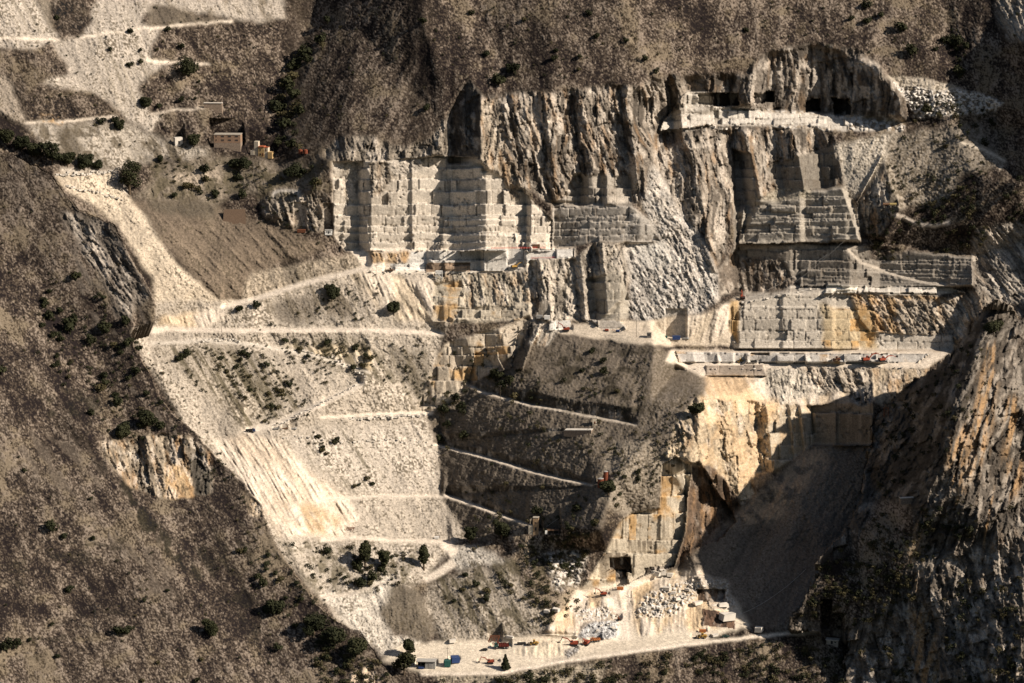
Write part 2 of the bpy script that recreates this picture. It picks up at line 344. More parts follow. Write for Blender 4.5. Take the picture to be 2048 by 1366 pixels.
KF = {'mountain_slope': scrub, 'white_scree': scree, 'grey_scree': scree, 'rock_cliff': cliff, 'quarry_wall': wallk, 'quarry_road': roadk, 'block_rubble': rubble, 'spoil_bank': spoil}
def region(kind, poly, jit=6, soft=1, fn=None, where=None, mod=1.0, **kw):
    (wv, wu), m = pmask(poly, jit, soft)
    if m.size == 0: return
    if where is not None: m = m*where[wv, wu]
    d, c = (fn or KF[kind])(GX[wv, wu], GY[wv, wu], **kw)
    mm = m*mod
    DET[wv, wu] += (d - DET[wv, wu])*mm
    ALB[wv, wu] += (c - ALB[wv, wu])*mm[..., None]
    K = KID[wv, wu]; K[mm > .5] = KINDS.index(kind)
def tint(poly, col, amt=.6, jit=10, soft=3, sc=(14, 30), th=.45, s=0, k=0):
    (wv, wu), m = pmask(poly, jit, soft); x = GX[wv, wu]; y = GY[wv, wu]
    n = sstep(th, th + .2, fbm((x - k*y)/sc[0], y/sc[1], s + 3, 4)); t = m*n*amt
    g = .65 + .7*fbm(x/3, y/3, s + 5, 2)
    ALB[wv, wu] += (c3(*col)*g[..., None] - ALB[wv, wu])*t[..., None]
def shift(pts, hard=True, jit=3, soft=0, lines=()):
    """extra depth inside a polygon, interpolated between the given depths of its corners"""
    poly = [(p[0], p[1]) for p in pts]
    (wv, wu), m = pmask(poly, jit, soft)
    o = np.full(GX.shape, np.nan, np.float32)
    vs, _, fs, ov, _, _ = delaunay_2d_cdt([Vector(p) for p in poly], [], [list(range(len(poly)))], 1, 0.01)
    ext = [(p[0], p[1], p[2]) for p in pts]
    for f in fs: raster(o, [ext[ov[q][0]] for q in f])
    a = o[wv, wu]
    ok = ~np.isnan(a)
    if not ok.any(): return
    # the jittered edge reaches a little past the polygon: use the nearest row value there
    mean = np.nanmean(a)
    idx = np.where(ok, np.arange(a.shape[1])[None, :], -1)
    left = np.maximum.accumulate(idx, 1); fillv = np.where(left >= 0, np.take_along_axis(a, np.maximum(left, 0), 1), mean)
    a = np.where(ok, a, fillv); a = np.where(np.isnan(a), mean, a)
    YB[wv, wu] += a*m
def band(path, wid, kind='quarry_road', cut=2.0, jit=2, **kw):
    """a road cut into a slope along a path: its surface is levelled, the uphill side is a bank"""
    n = len(path); up = []; dn = []
    for i, p in enumerate(path):
        a = path[max(0, i - 1)]; b = path[min(n - 1, i + 1)]
        dx, dy = b[0] - a[0], b[1] - a[1]; L = math.hypot(dx, dy) or 1
        nx, ny = -dy/L, dx/L
        if ny > 0: nx, ny = -nx, -ny
        if abs(ny) < .2 and n > 2: nx, ny = (nx, ny)
        wd = wid[i] if isinstance(wid, (list, tuple)) else wid
        up.append((p[0] + nx*wd/2, p[1] + ny*wd/2)); dn.append((p[0] - nx*wd/2, p[1] - ny*wd/2))
    region(kind, up + dn[::-1], jit=jit, soft=1, **kw)
def roadcut(path, hr=6.0, hw=14.0, decay=60.0, fade=12, kind='quarry_road', wall=None, jit=1.5, f=None, **kw):
    """level strip of height hr above the line, then a steep bank of height hw, easing back into the slope"""
    xs = [p[0] for p in path]; ys = [p[1] for p in path]
    if not wall: decay = 90.0
    wv, wu = window([(min(xs), min(ys) - np.max(hr) - np.max(hw) - decay), (max(xs), max(ys) + 2)], 2)
    x = GX[wv, wu]; y = GY[wv, wu] + JY[wv, wu]*1.2
    yb = np.interp(x, xs, ys)
    HR = np.interp(x, xs, hr) if isinstance(hr, (list, tuple)) else hr; HW = np.interp(x, xs, hw) if isinstance(hw, (list, tuple)) else hw
    t = yb - y
    e = sstep(min(xs), min(xs) + fade, x)*(1 - sstep(max(xs) - fade, max(xs), x))
    f = (1.3 if wall else .55) if f is None else f
    if not wall: HW = 0
    o1 = f*HR; o2 = o1 - .33*HW
    off = np.where(t < 0, 0, np.where(t < HR, f*t, np.where(t < HR + HW, o1 - .33*(t - HR), o2*np.clip(1 - (t - HR - HW)/decay, 0, 1))))
    YB[wv, wu] += off*e
    up = [(p[0], p[1] - (np.interp(p[0], xs, hr) if isinstance(hr, (list, tuple)) else hr)) for p in path]
    region(kind, list(path) + up[::-1], jit=jit, soft=1, **kw)
    if wall:
        top = [(u[0], u[1] - (np.interp(u[0], xs, hw) if isinstance(hw, (list, tuple)) else hw)) for u in up]
        region('rock_cliff', up + top[::-1], jit=jit, soft=1, **wall)
def saw(poly, prof, lean=0.0, y0=0.0, jit=4, soft=1, amp=1.0):
    """plan profile of a wall: (position, depth) pairs along it; lean lets the corners run aslant"""
    (wv, wu), m = pmask(poly, jit, soft)
    s_ = GX[wv, wu] - lean*(GY[wv, wu] - y0)
    YB[wv, wu] += np.interp(s_, [p[0] for p in prof], [p[1] for p in prof]).astype(np.float32)*m*amp

# ---- the whole mountain first: brown scrub
d, c = scrub(GX, GY, k=.1, s=0, rel=.8, light=1.15); DET[:] = d; ALB[:] = c
left = (GX < 640)
d, c = scrub(GX, GY, k=.55, s=3, light=1.15); wl = sstep(640, 560, GX); DET += (d - DET)*wl; ALB += (c - ALB)*wl[..., None]
d, c = scrub(GX, GY, k=-.5, s=5, light=1.1); wl = sstep(560, 640, GX)*sstep(880, 800, GX)*sstep(330, 250, GY); DET += (d - DET)*wl; ALB += (c - ALB)*wl[..., None]

# ---- upper left: white scree chutes, benches, grey banks
WS = dict(k=.5, s=1)
region('white_scree', [(-60,-60),(40,-60),(75,0),(100,50),(118,84),(60,98),(-60,100)], 10, 2, k=.5, s=2)
region('white_scree', [(165,70),(180,30),(215,-60),(290,-60),(282,50),(330,55),(300,100),(300,118),(345,122),(318,140),(300,150),(280,170),(290,200),(300,232),(322,228),(318,245),(300,262),(262,245),(225,205),(180,182),(120,178),(84,168),(96,152),(142,150),(128,118),(96,84),(130,78)], 9, 2, k=.35, s=3)
region('white_scree', [(285,-60),(560,-60),(570,36),(520,44),(470,38),(430,30),(330,14),(280,30)], 10, 2, k=.4, s=4)
region('mountain_slope', [(100,-30),(165,-30),(182,40),(160,60),(130,66),(105,64)], 10, 2, fn=scrub, k=.2, s=6, light=.8)
region('grey_scree', [(300,10),(340,14),(400,36),(440,34),(440,46),(330,54),(296,48)], 8, 2, k=.4, s=7, tone=(.20,.165,.125))
region('mountain_slope', [(0,104),(64,98),(118,124),(140,152),(96,152),(84,166),(40,200),(-40,180)], 8, 2, fn=scrub, k=.3, s=8)
region('mountain_slope', [(42,192),(120,184),(186,190),(240,220),(252,238),(110,240),(50,244)], 8, 2, fn=scrub, k=.3, s=9)
region('white_scree', [(-60,150),(14,150),(30,190),(50,236),(50,250),(20,240),(-60,170)], 8, 2, k=.5, s=5, tone=(.40,.34,.27))
band([(50,246),(120,244),(235,232)], 5)
band([(-60,74),(60,76),(118,82)], 5, jit=5)
band([(160,76),(220,66),(290,56),(340,54),(380,48),(470,42)], 4, jit=5)
band([(292,118),(350,126),(420,130)], [9,6,3], jit=6)
band([(300,229),(340,220),(372,219),(410,214)], 3, jit=4)
region('white_scree', [(50,250),(240,240),(330,275),(420,300),(420,320),(330,318),(230,338),(160,330),(110,300)], 10, 3, k=.4, s=9, tone=(.47,.415,.34), dark=.06)
region('grey_scree', [(110,262),(140,250),(170,300),(150,320),(128,300)], 10, 3, k=.5, s=10, tone=(.20,.17,.13))
region('white_scree', [(120,335),(232,340),(250,372),(262,392),(232,384),(130,362)], 6, 1, k=.3, s=11)
region('white_scree', [(320,325),(470,316),(560,326),(650,334),(650,388),(560,392),(470,386),(440,412),(300,404),(262,398),(300,370)], 14, 3, k=.2, s=12, tone=(.30,.25,.19), dark=.1)
region('white_scree', [(340,352),(430,330),(450,352),(420,372),(360,384)], 12, 2, k=.2, s=14, tone=(.46,.38,.29))
tint([(82,234),(112,229),(128,238),(124,247),(84,246)], (.50,.32,.15), .8, 8, 1, (12,9), .38)
band([(545,388),(600,388)], 16, tone=(.52,.48,.42))
# cream chute running down beside the near hillside
region('white_scree', [(108,346),(232,346),(222,366),(250,388),(292,432),(332,500),(366,540),(410,575),(476,604),(440,622),(330,644),(312,628),(306,560),(286,530),(240,450),(190,412),(132,378)], 6, 2, k=.65, s=13, tone=(.58,.49,.37), st=.8, dark=-.1)
region('grey_scree', [(262,404),(436,412),(520,444),(640,486),(640,500),(540,530),(486,590),(452,604),(400,566),(334,492),(290,430)], 8, 2, k=.95, s=15, tone=(.255,.20,.145), st=1.5)
region('grey_scree', [(300,398),(440,408),(420,440),(300,420)], 12, 3, k=.6, s=16, tone=(.18,.15,.11))
region('rock_cliff', [(520,400),(560,386),(655,392),(662,440),(640,462),(560,455),(530,440)], 8, 2, k=.2, s=17, w=14, amp=5, tone=(.40,.345,.275), ochre=.1, stain=.4)
# ---- middle left: lit scree between the haul roads
region('white_scree', [(305,600),(480,602),(600,565),(740,530),(880,548),(900,640),(880,690),(860,830),(880,900),(890,990),(950,1060),(900,1100),(830,1160),(740,1300),(560,1110),(400,900),(270,690),(262,655)], 6, 2, k=.45, s=18, tone=(.50,.435,.35))
region('white_scree', [(560,870),(860,835),(885,990),(760,990),(640,940)], 14, 5, k=.5, s=50, tone=(.54,.475,.39))
region('grey_scree', [(320,700),(470,690),(600,760),(560,830),(480,860)], 14, 5, k=.6, s=51, tone=(.44,.38,.30), dark=.05)
region('white_scree', [(500,545),(600,528),(700,508),(745,520),(740,536),(600,566),(480,604),(490,570)], 8, 2, k=.3, s=19, tone=(.46,.385,.29), dark=.08)
region('grey_scree', [(565,545),(600,530),(612,570),(590,580)], 10, 3, k=.3, s=20, tone=(.25,.21,.16))
region('grey_scree', [(540,612),(600,592),(640,605),(628,645),(560,648)], 10, 3, k=.4, s=21, tone=(.28,.24,.19))
region('grey_scree', [(640,590),(680,585),(700,620),(690,640),(650,620)], 10, 3, k=.5, s=22, tone=(.31,.26,.2))
region('spoil_bank', [(700,545),(860,552),(880,580),(860,640),(800,640),(740,600)], 10, 3, k=.4, s=23, tone=(.58,.48,.35))
region('spoil_bank', [(320,632),(440,618),(450,640),(400,655),(315,650)], 8, 2, k=.4, s=24, tone=(.57,.46,.32))
region('spoil_bank', [(640,690),(760,700),(740,745),(650,715),(560,690)], 10, 3, k=.5, s=25, tone=(.57,.45,.28))
region('grey_scree', [(780,690),(850,700),(862,760),(830,800),(800,740)], 12, 3, k=.5, s=26, tone=(.30,.26,.205))
# ochre spoil below the truck turning place
region('spoil_bank', [(425,880),(500,866),(560,880),(640,960),(700,1000),(720,1040),(680,1075),(560,1075),(520,1020),(470,950)], 8, 3, k=.6, s=27, tone=(.52,.43,.325), rill=3.2)
region('spoil_bank', [(560,1010),(620,1005),(690,1040),(660,1070),(600,1060)], 8, 3, k=.6, s=28, tone=(.46,.34,.21))
shift([(600,1030,-7),(645,1022,-9),(690,1055,-1),(640,1072,1),(585,1050,0)], soft=5)
saw([(425,880),(500,866),(700,1000),(690,1045),(520,1030)], [(0,0)] , 0)
# ---- lower left
region('white_scree', [(560,1075),(860,1085),(900,1100),(850,1160),(760,1200),(740,1300),(640,1190)], 8, 3, k=.4, s=29, tone=(.52,.455,.37), dark=.05)
region('grey_scree', [(745,1180),(800,1160),(850,1195),(872,1270),(840,1282),(770,1250)], 8, 2, k=.1, s=30, tone=(.215,.18,.135))
region('white_scree', [(640,1190),(720,1182),(790,1150),(770,1190),(760,1230),(790,1270),(880,1288),(760,1310),(700,1240)], 8, 2, k=.4, s=31, tone=(.60,.54,.45))
region('white_scree', [(860,1165),(930,1140),(1020,1130),(1090,1190),(1100,1262),(1000,1285),(880,1285),(850,1200)], 8, 3, k=.5, s=32, tone=(.45,.39,.31), dark=.1)
region('white_scree', [(905,1092),(960,1092),(1030,1106),(1045,1122),(960,1134),(915,1140),(900,1120)], 6, 2, k=.4, s=33, tone=(.56,.51,.43))
# ---- dark spur in the centre, its roads and banks
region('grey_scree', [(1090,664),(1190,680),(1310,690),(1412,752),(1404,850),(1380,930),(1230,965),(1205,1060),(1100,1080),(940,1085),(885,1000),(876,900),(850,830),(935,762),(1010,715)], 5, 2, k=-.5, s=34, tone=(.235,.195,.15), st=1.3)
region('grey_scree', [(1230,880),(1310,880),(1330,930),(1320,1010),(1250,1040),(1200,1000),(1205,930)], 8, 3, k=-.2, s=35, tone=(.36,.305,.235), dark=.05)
region('grey_scree', [(1300,770),(1400,770),(1380,850),(1310,880),(1270,860)], 10, 3, k=-.5, s=36, tone=(.25,.21,.165), dark=.1)  # tone lowered for the shadow band crossing the spur's right flank
region('mountain_slope', [(1000,1060),(1200,1050),(1180,1180),(1130,1260),(1060,1200),(1030,1130),(960,1090)], 8, 3, fn=scrub, k=0, s=37, light=1.5)
region('block_rubble', [(1085,1105),(1180,1100),(1160,1170),(1110,1180)], 10, 2, s=38, size=8, tone=(.5,.46,.4), dirt=(.16,.13,.09), fill=.4)
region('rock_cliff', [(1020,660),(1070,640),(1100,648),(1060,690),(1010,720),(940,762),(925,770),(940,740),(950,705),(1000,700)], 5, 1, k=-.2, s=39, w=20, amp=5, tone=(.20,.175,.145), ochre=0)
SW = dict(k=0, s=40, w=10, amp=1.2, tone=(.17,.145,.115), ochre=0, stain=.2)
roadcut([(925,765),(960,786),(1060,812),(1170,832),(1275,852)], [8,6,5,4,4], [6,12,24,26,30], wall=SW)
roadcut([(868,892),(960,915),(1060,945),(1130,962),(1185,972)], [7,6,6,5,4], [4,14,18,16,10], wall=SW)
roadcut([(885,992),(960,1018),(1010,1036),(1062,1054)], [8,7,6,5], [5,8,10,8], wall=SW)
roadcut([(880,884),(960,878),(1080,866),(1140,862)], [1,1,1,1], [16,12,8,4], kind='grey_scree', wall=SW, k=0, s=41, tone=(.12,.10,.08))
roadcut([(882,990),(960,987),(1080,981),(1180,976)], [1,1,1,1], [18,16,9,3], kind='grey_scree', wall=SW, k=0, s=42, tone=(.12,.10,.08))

GO = (.125,.105,.062)
tint([(320,690),(420,690),(520,760),(560,830),(500,864),(430,790)], GO, .8, 14, 4, (7,70), .46, s=1, k=.6)
tint([(430,690),(560,720),(620,800),(560,840),(480,760)], GO, .7, 14, 4, (7,70), .47, s=2, k=.6)
tint([(560,672),(700,676),(760,690),(800,780),(700,745),(600,712)], GO, .75, 14, 4, (9,30), .45, s=3, k=.5)
tint([(500,560),(740,520),(860,640),(600,650),(540,620)], (.20,.165,.115), .6, 14, 4, (9,40), .48, s=4, k=.4)
tint([(560,880),(700,860),(780,970),(700,980)], GO, .6, 14, 4, (7,60), .52, s=5, k=.6)
tint([(560,1085),(860,1090),(800,1180),(640,1190)], GO, .7, 14, 4, (14,20), .48, s=6)
tint([(740,700),(860,700),(850,830),(790,800)], (.22,.185,.13), .6, 14, 4, (10,60), .46, s=7, k=.4)
tint([(860,1140),(1100,1100),(1100,1250),(900,1270)], GO, .75, 14, 4, (12,30), .46, s=8, k=.4)
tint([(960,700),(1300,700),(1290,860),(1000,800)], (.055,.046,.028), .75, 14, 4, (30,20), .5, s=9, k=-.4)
tint([(300,320),(650,325),(650,400),(300,400)], GO, .7, 14, 4, (20,14), .46, s=10)
tint([(640,1190),(790,1150),(770,1240),(700,1260)], (.62,.56,.47), .6, 8, 3, (20,20), .35, s=11)

tint([(60,250),(240,245),(420,300),(420,335),(200,330),(100,310)], (.13,.105,.07), .8, 14, 4, (16,24), .46, s=12, k=.4)
tint([(0,-40),(100,-40),(110,60),(0,70)], (.30,.26,.20), .6, 14, 4, (9,60), .5, s=13, k=.5)
tint([(170,40),(300,20),(300,120),(290,230),(200,190)], (.30,.26,.20), .6, 14, 4, (8,70), .52, s=14, k=.35)
tint([(290,-40),(560,-40),(560,40),(300,50)], (.20,.165,.12), .7, 14, 4, (16,40), .5, s=15, k=.3)
# ---- rock above the quarry
CL = dict(w=15, amp=5.5)
region('rock_cliff', [(650,300),(690,268),(740,276),(790,296),(850,286),(880,246),(905,232),(908,322),(660,324)], 10, 2, k=.1, s=1, w=13, amp=4.5, tone=(.33,.285,.225), ochre=.05)
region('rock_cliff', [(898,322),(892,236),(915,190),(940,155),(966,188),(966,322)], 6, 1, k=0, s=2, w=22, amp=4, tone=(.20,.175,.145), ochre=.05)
region('rock_cliff', [(962,330),(960,196),(1000,186),(1100,184),(1180,176),(1240,176),(1290,168),(1345,150),(1375,155),(1378,262),(1312,272),(1320,300),(1296,340),(1286,405),(1100,408),(1040,372),(1020,328)], 8, 2, k=.18, s=3, w=17, amp=5.5, tone=(.38,.325,.26), ochre=.25, stain=.8, lh=5)
region('rock_cliff', [(1366,156),(1440,150),(1500,146),(1520,112),(1580,92),(1640,90),(1720,100),(1756,130),(1802,190),(1814,238),(1700,240),(1500,218),(1370,216)], 6, 2, k=.05, s=4, w=24, amp=4.5, tone=(.28,.24,.195), ochre=.15, stain=.75)  # amphitheatre rock toned down, adding to the shade of its hollow
region('rock_cliff', [(1310,262),(1480,254),(1640,258),(1672,290),(1684,372),(1600,388),(1500,402),(1466,424),(1452,500),(1428,545),(1400,480),(1345,402),(1296,346)], 6, 2, k=.12, s=5, w=20, amp=5.5, tone=(.38,.325,.26), ochre=.28, stain=.7, lh=4.5)
# facets of that rock: left-facing sides fall into shade, deepened by darker tones
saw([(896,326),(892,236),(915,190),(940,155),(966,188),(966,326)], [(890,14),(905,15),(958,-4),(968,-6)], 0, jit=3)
saw([(960,330),(960,196),(1240,172),(1375,150),(1380,262),(1320,300),(1286,405),(1100,408),(1030,372)], [(958,-6),(990,-2),(1030,-3),(1082,4),(1096,-4),(1150,5),(1172,-2),(1205,3),(1246,9),(1262,-3),(1300,1),(1346,11),(1364,-2),(1380,0)], .12, 250, jit=10, soft=2)
saw([(1368,156),(1500,146),(1520,112),(1640,90),(1756,130),(1802,190),(1814,238),(1500,218),(1370,216)], [(1366,3),(1375,6),(1384,8),(1430,-2),(1432,4),(1460,6),(1500,-9),(1545,7),(1562,4),(1600,4),(1640,12),(1660,10),(1720,-6),(1810,-24)], .02, 170, jit=8, soft=2)
saw([(1310,262),(1672,262),(1684,372),(1600,388),(1466,424),(1452,500),(1428,545),(1345,402),(1296,346)], [(1290,-2),(1330,4),(1345,5),(1392,-6),(1450,4),(1462,8),(1478,8),(1500,-6),(1540,6),(1560,8),(1600,-5),(1640,8),(1690,-4)], .18, 330, jit=8, soft=2)
# caves at the foot of the amphitheatre
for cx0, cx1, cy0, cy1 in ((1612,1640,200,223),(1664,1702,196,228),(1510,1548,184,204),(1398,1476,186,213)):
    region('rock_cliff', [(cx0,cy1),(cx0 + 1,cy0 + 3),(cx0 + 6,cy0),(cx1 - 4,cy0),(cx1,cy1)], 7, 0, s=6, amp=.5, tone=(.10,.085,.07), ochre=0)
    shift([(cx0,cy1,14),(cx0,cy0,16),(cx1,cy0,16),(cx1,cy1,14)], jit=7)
# block walls of the upper bench
region('block_rubble', [(1370,214),(1500,216),(1620,224),(1812,238),(1808,262),(1660,262),(1480,250),(1320,264),(1322,246)], 4, 1, s=7, size=11, amp=2.5, fill=.7, tone=(.54,.50,.44))
region('quarry_wall', [(1372,182),(1410,180),(1424,196),(1428,246),(1320,262),(1326,244),(1366,214)], 3, 1, s=8, rows=16, wid=24, amp=1.6, y0=180, tone=(.63,.575,.49))
region('quarry_wall', [(1424,216),(1520,222),(1700,234),(1694,262),(1600,252),(1424,252)], 3, 1, s=9, rows=13, wid=22, amp=2.0, y0=214, tone=(.63,.575,.49), miss=.15)
shift([(1372,183,-9),(1428,183,-5),(1428,250,-5),(1320,262,-9),(1326,244,-9)], jit=3)
# ---- the great block wall
WA = [(664,324),(735,322),(800,318),(880,312),(962,318),(1024,326),(1040,372),(1062,400),(1104,440),(1104,500),(690,502),(668,470)]
region('quarry_wall', WA, 3, 1, s=10, rows=20, wid=30, amp=.9, y0=318, tone=(.66,.59,.49), drip=.35)
region('rock_cliff', [(676,324),(722,324),(716,398),(690,398)], 3, 1, k=-.1, s=11, w=30, amp=1.5, tone=(.50,.445,.36), ochre=.1, stain=.35)
region('rock_cliff', [(738,326),(776,322),(790,352),(760,392),(742,394)], 5, 1, k=0, s=12, w=12, amp=3, tone=(.40,.34,.265), ochre=.15)
region('rock_cliff', [(770,322),(852,318),(842,340),(790,350)], 6, 1, k=1, s=13, w=14, amp=1.5, tone=(.46,.41,.34), ochre=.0, stain=.3)
region('rock_cliff', [(962,200),(1000,200),(1020,330),(1040,372),(1020,365),(985,345),(964,345)], 6, 1, k=0, s=14, w=14, amp=3, tone=(.50,.42,.32), ochre=.3, stain=.3)
region('rock_cliff', [(1000,320),(1030,330),(1040,400),(1025,400),(1010,365)], 6, 1, k=0, s=15, w=12, amp=3, tone=(.40,.32,.23), ochre=.3)
PW = [(660,0),(712,8),(717,9),(734,-2),(742,-4),(820,5),(824,3),(884,11),(905,12),(962,-5),(972,-6),(1030,3),(1036,4),(1052,8),(1062,-2),(1092,3),(1105,8),(1108,4)]
saw(WA, PW, 0.0, 400, jit=2, soft=0, amp=1.0)
# stepped foot of the pillar
for i, (x0, x1, y0, dy) in enumerate(((890,1030,440,-3),(882,1060,470,-3),(872,1104,484,-3),(690,735,440,-2))):
    shift([(x0,y0,dy),(x1,y0,dy),(x1 + 6,502,dy),(x0 - 10,502,dy)], jit=2)
region('quarry_wall', [(1104,408),(1262,410),(1300,440),(1316,482),(1185,484),(1104,497)], 3, 1, s=16, rows=15, wid=24, amp=.9, y0=408, tone=(.50,.45,.38), drip=.5)
saw([(1104,404),(1262,408),(1300,440),(1316,482),(1104,500)], [(1104,9),(1240,-4),(1280,-6),(1320,0)], 0, jit=2)
region('quarry_wall', [(1176,350),(1265,350),(1264,408),(1110,408),(1150,380)], 4, 1, s=17, rows=22, wid=26, amp=1.5, y0=350, tone=(.46,.41,.34))
saw([(1150,350),(1265,350),(1264,408),(1110,408)], [(1100,7),(1160,10),(1176,0),(1200,6),(1214,-3),(1262,2)], 0, jit=3)
# bench with excavator: freshly cut white blocks
region('quarry_road', [(700,500),(1150,494),(1150,520),(1060,546),(740,548)], 3, 1, s=18)
region('quarry_wall', [(822,504),(985,498),(1148,498),(1146,515),(1062,520),(1036,541),(868,544),(790,536)], 2, 0, s=19, rows=19, wid=38, amp=1.4, y0=498, tone=(.62,.585,.525), drip=.15)
shift([(822,503,-2),(985,497,-2),(1148,497,-2),(1146,515,-2),(1062,520,-2),(1036,541,0),(868,544,0),(790,538,0)], jit=1)
saw([(822,503),(1148,497),(1146,515),(1062,520),(1036,541),(790,538)], [(790,0),(853,4),(856,2),(880,-3),(905,0),(960,3),(966,-3),(976,-4),(1040,1),(1146,4)], 0, jit=1, soft=0)
region('rock_cliff', [(738,504),(822,504),(812,526),(745,528)], 4, 1, k=.3, s=20, w=12, amp=2.5, tone=(.58,.42,.25), ochre=.6, stain=.2)
region('quarry_wall', [(780,527),(850,525),(850,541),(782,541)], 1, 0, s=21, rows=16, wid=26, amp=1, tone=(.64,.61,.55), drip=0, y0=525)
region('quarry_wall', [(852,526),(940,526),(940,543),(852,543)], 1, 0, s=22, rows=18, wid=28, amp=1.2, tone=(.40,.29,.2), drip=.2, y0=525)
# cliffs below that bench
region('rock_cliff', [(868,548),(1065,544),(1070,560),(1062,640),(870,642)], 8, 2, k=.1, s=23, w=12, amp=2.5, tone=(.55,.48,.37), ochre=.25, stain=.3)
region('rock_cliff', [(1058,520),(1150,516),(1190,486),(1246,486),(1262,540),(1246,600),(1200,640),(1062,642)], 5, 1, k=.12, s=24, w=15, amp=4.5, tone=(.50,.44,.355), ochre=.1, stain=.5)
saw([(1058,520),(1150,516),(1190,486),(1246,486),(1262,540),(1246,600),(1200,640),(1062,642)], [(1050,0),(1062,3),(1082,-5),(1120,1),(1150,4),(1165,-3),(1186,4),(1210,-8),(1262,-2)], .08, 560, jit=4)
region('quarry_wall', [(868,566),(922,560),(934,642),(868,642)], 3, 1, s=25, rows=26, wid=34, amp=1.2, tone=(.62,.55,.43), y0=560, ochre=.15, drip=.2)
region('quarry_wall', [(900,618),(1070,606),(1060,640),(900,645)], 4, 1, s=26, rows=18, wid=18, amp=1.2, tone=(.56,.49,.38), y0=606, ochre=.1)
region('quarry_wall', [(890,686),(1020,650),(1062,630),(1040,690),(1010,722),(950,766),(905,800),(862,828),(826,828),(846,790),(864,740)], 4, 1, s=27, rows=24, wid=27, amp=2.0, tone=(.56,.48,.37), y0=640, ochre=.3, drip=.45)
saw([(890,686),(1020,650),(1062,630),(1040,690),(1010,722),(905,800),(862,828),(826,828)], [(830,0),(890,0),(905,4),(940,-1),(975,3),(1010,-2),(1060,5)], .3, 700, jit=3)
region('quarry_wall', [(1172,560),(1240,540),(1262,620),(1255,640),(1180,640)], 4, 1, s=28, rows=24, wid=30, amp=1.5, tone=(.46,.41,.33), y0=556)
saw([(1172,560),(1240,540),(1262,620),(1255,640),(1180,640)], [(1172,6),(1240,-4),(1262,2)], 0)
# white broken rock face
WR = [(1300,332),(1322,350),(1346,400),(1402,470),(1442,556),(1438,600),(1400,625),(1310,642),(1262,640),(1256,560),(1246,500),(1262,484),(1316,482),(1300,440),(1285,405)]
region('rock_cliff', WR, 7, 2, k=.5, s=29, w=7, amp=2.2, tone=(.56,.515,.45), ochre=.03, stain=.18, lh=3)
region('rock_cliff', [(1256,486),(1330,486),(1350,520),(1320,540),(1275,525)], 8, 2, k=.75, s=30, w=7, amp=1.0, tone=(.60,.56,.49), ochre=.0, stain=.05)
region('quarry_wall', [(1262,425),(1296,438),(1316,482),(1240,482)], 4, 1, s=31, rows=18, wid=30, amp=.6, tone=(.52,.48,.42), y0=425)
# lower platforms
region('quarry_road', [(1066,652),(1300,640),(1420,628),(1470,600),(1470,690),(1310,692),(1130,670)], 5, 1, s=32, tone=(.54,.46,.355))
region('spoil_bank', [(1250,655),(1330,640),(1420,626),(1480,592),(1478,640),(1420,690),(1330,668)], 5, 2, k=-.3, s=33, tone=(.50,.42,.315))
region('rock_cliff', [(1080,640),(1125,655),(1095,690),(1050,692)], 5, 1, s=34, w=10, amp=2, tone=(.55,.5,.42), k=-.5)
region('quarry_wall', [(1100,642),(1142,641),(1140,658),(1098,660)], 1, 0, s=35, rows=24, wid=60, amp=.3, tone=(.68,.65,.58), y0=630, drip=0)
region('quarry_wall', [(1170,640),(1240,642),(1254,658),(1200,658)], 2, 0, s=36, rows=22, wid=28, amp=1.2, tone=(.52,.47,.4), y0=632, drip=.1)
shift([(1098,642,-6),(1142,641,-6),(1140,659,-3),(1098,661,-3)], jit=0)
shift([(1180,640,-4),(1240,641,-6),(1252,658,-4),(1205,658,-3)], jit=0)
# ---- the orange wall and the shaded walls behind it, their colour darkened with the shade
WC = [(1466,640),(1490,602),(1582,583),(1666,578),(1700,590),(1720,640),(1740,664),(1906,672),(1906,702),(1466,697)]
region('quarry_wall', [(1478,566),(1500,572),(1900,568),(1905,580),(1870,596),(1660,584),(1490,604)], 3, 1, s=37, rows=14, wid=34, amp=1.5, tone=(.52,.47,.395), y0=560)
region('rock_cliff', [(1660,584),(1880,594),(1935,604),(1935,650),(1908,704),(1700,700),(1664,640)], 5, 1, k=.6, s=38, w=11, amp=3.0, tone=(.50,.345,.19), ochre=.7, stain=.25, lh=2.4)
region('rock_cliff', [(1800,600),(1940,606),(1930,680),(1820,680),(1790,640)], 8, 2, k=.5, s=39, w=13, amp=3.4, tone=(.46,.39,.30), ochre=.25, stain=.3, lh=2.4)
region('quarry_wall', WC, 3, 1, s=40, rows=28, wid=34, amp=.6, tone=(.58,.52,.43), y0=586, drip=.12, rough=.2, hj=.9, stair=.05)
region('quarry_wall', [(1640,610),(1740,618),(1760,700),(1650,700)], 12, 2, s=40, rows=28, wid=34, amp=.6, tone=(.55,.44,.28), y0=586, ochre=.4, drip=.1, rough=.2, hj=.9, stair=.05)
region('quarry_wall', [(1460,600),(1478,600),(1476,690),(1458,660)], 2, 1, s=41, rows=40, wid=20, tone=(.6,.42,.22), ochre=.5, amp=.6)
saw(WC, [(1460,6),(1478,-1),(1560,-1),(1566,-2.5),(1664,-2),(1672,0),(1740,3),(1910,0)], 0, jit=1, soft=0)
region('quarry_wall', [(1655,566),(1716,570),(1712,586),(1650,586)], 2, 0, s=42, rows=24, wid=40, tone=(.70,.65,.55), y0=560, drip=0)
region('quarry_wall', [(1728,570),(1900,575),(1930,586),(1880,587),(1728,584)], 2, 0, s=43, rows=22, wid=34, amp=1.5, tone=(.60,.55,.47), y0=565, drip=.05)
shift([(1655,566,-5),(1716,570,-5),(1712,586,-3),(1650,586,-3)], jit=1); shift([(1728,570,-3),(1930,578,-3),(1930,587,-2),(1728,585,-2)], jit=1)
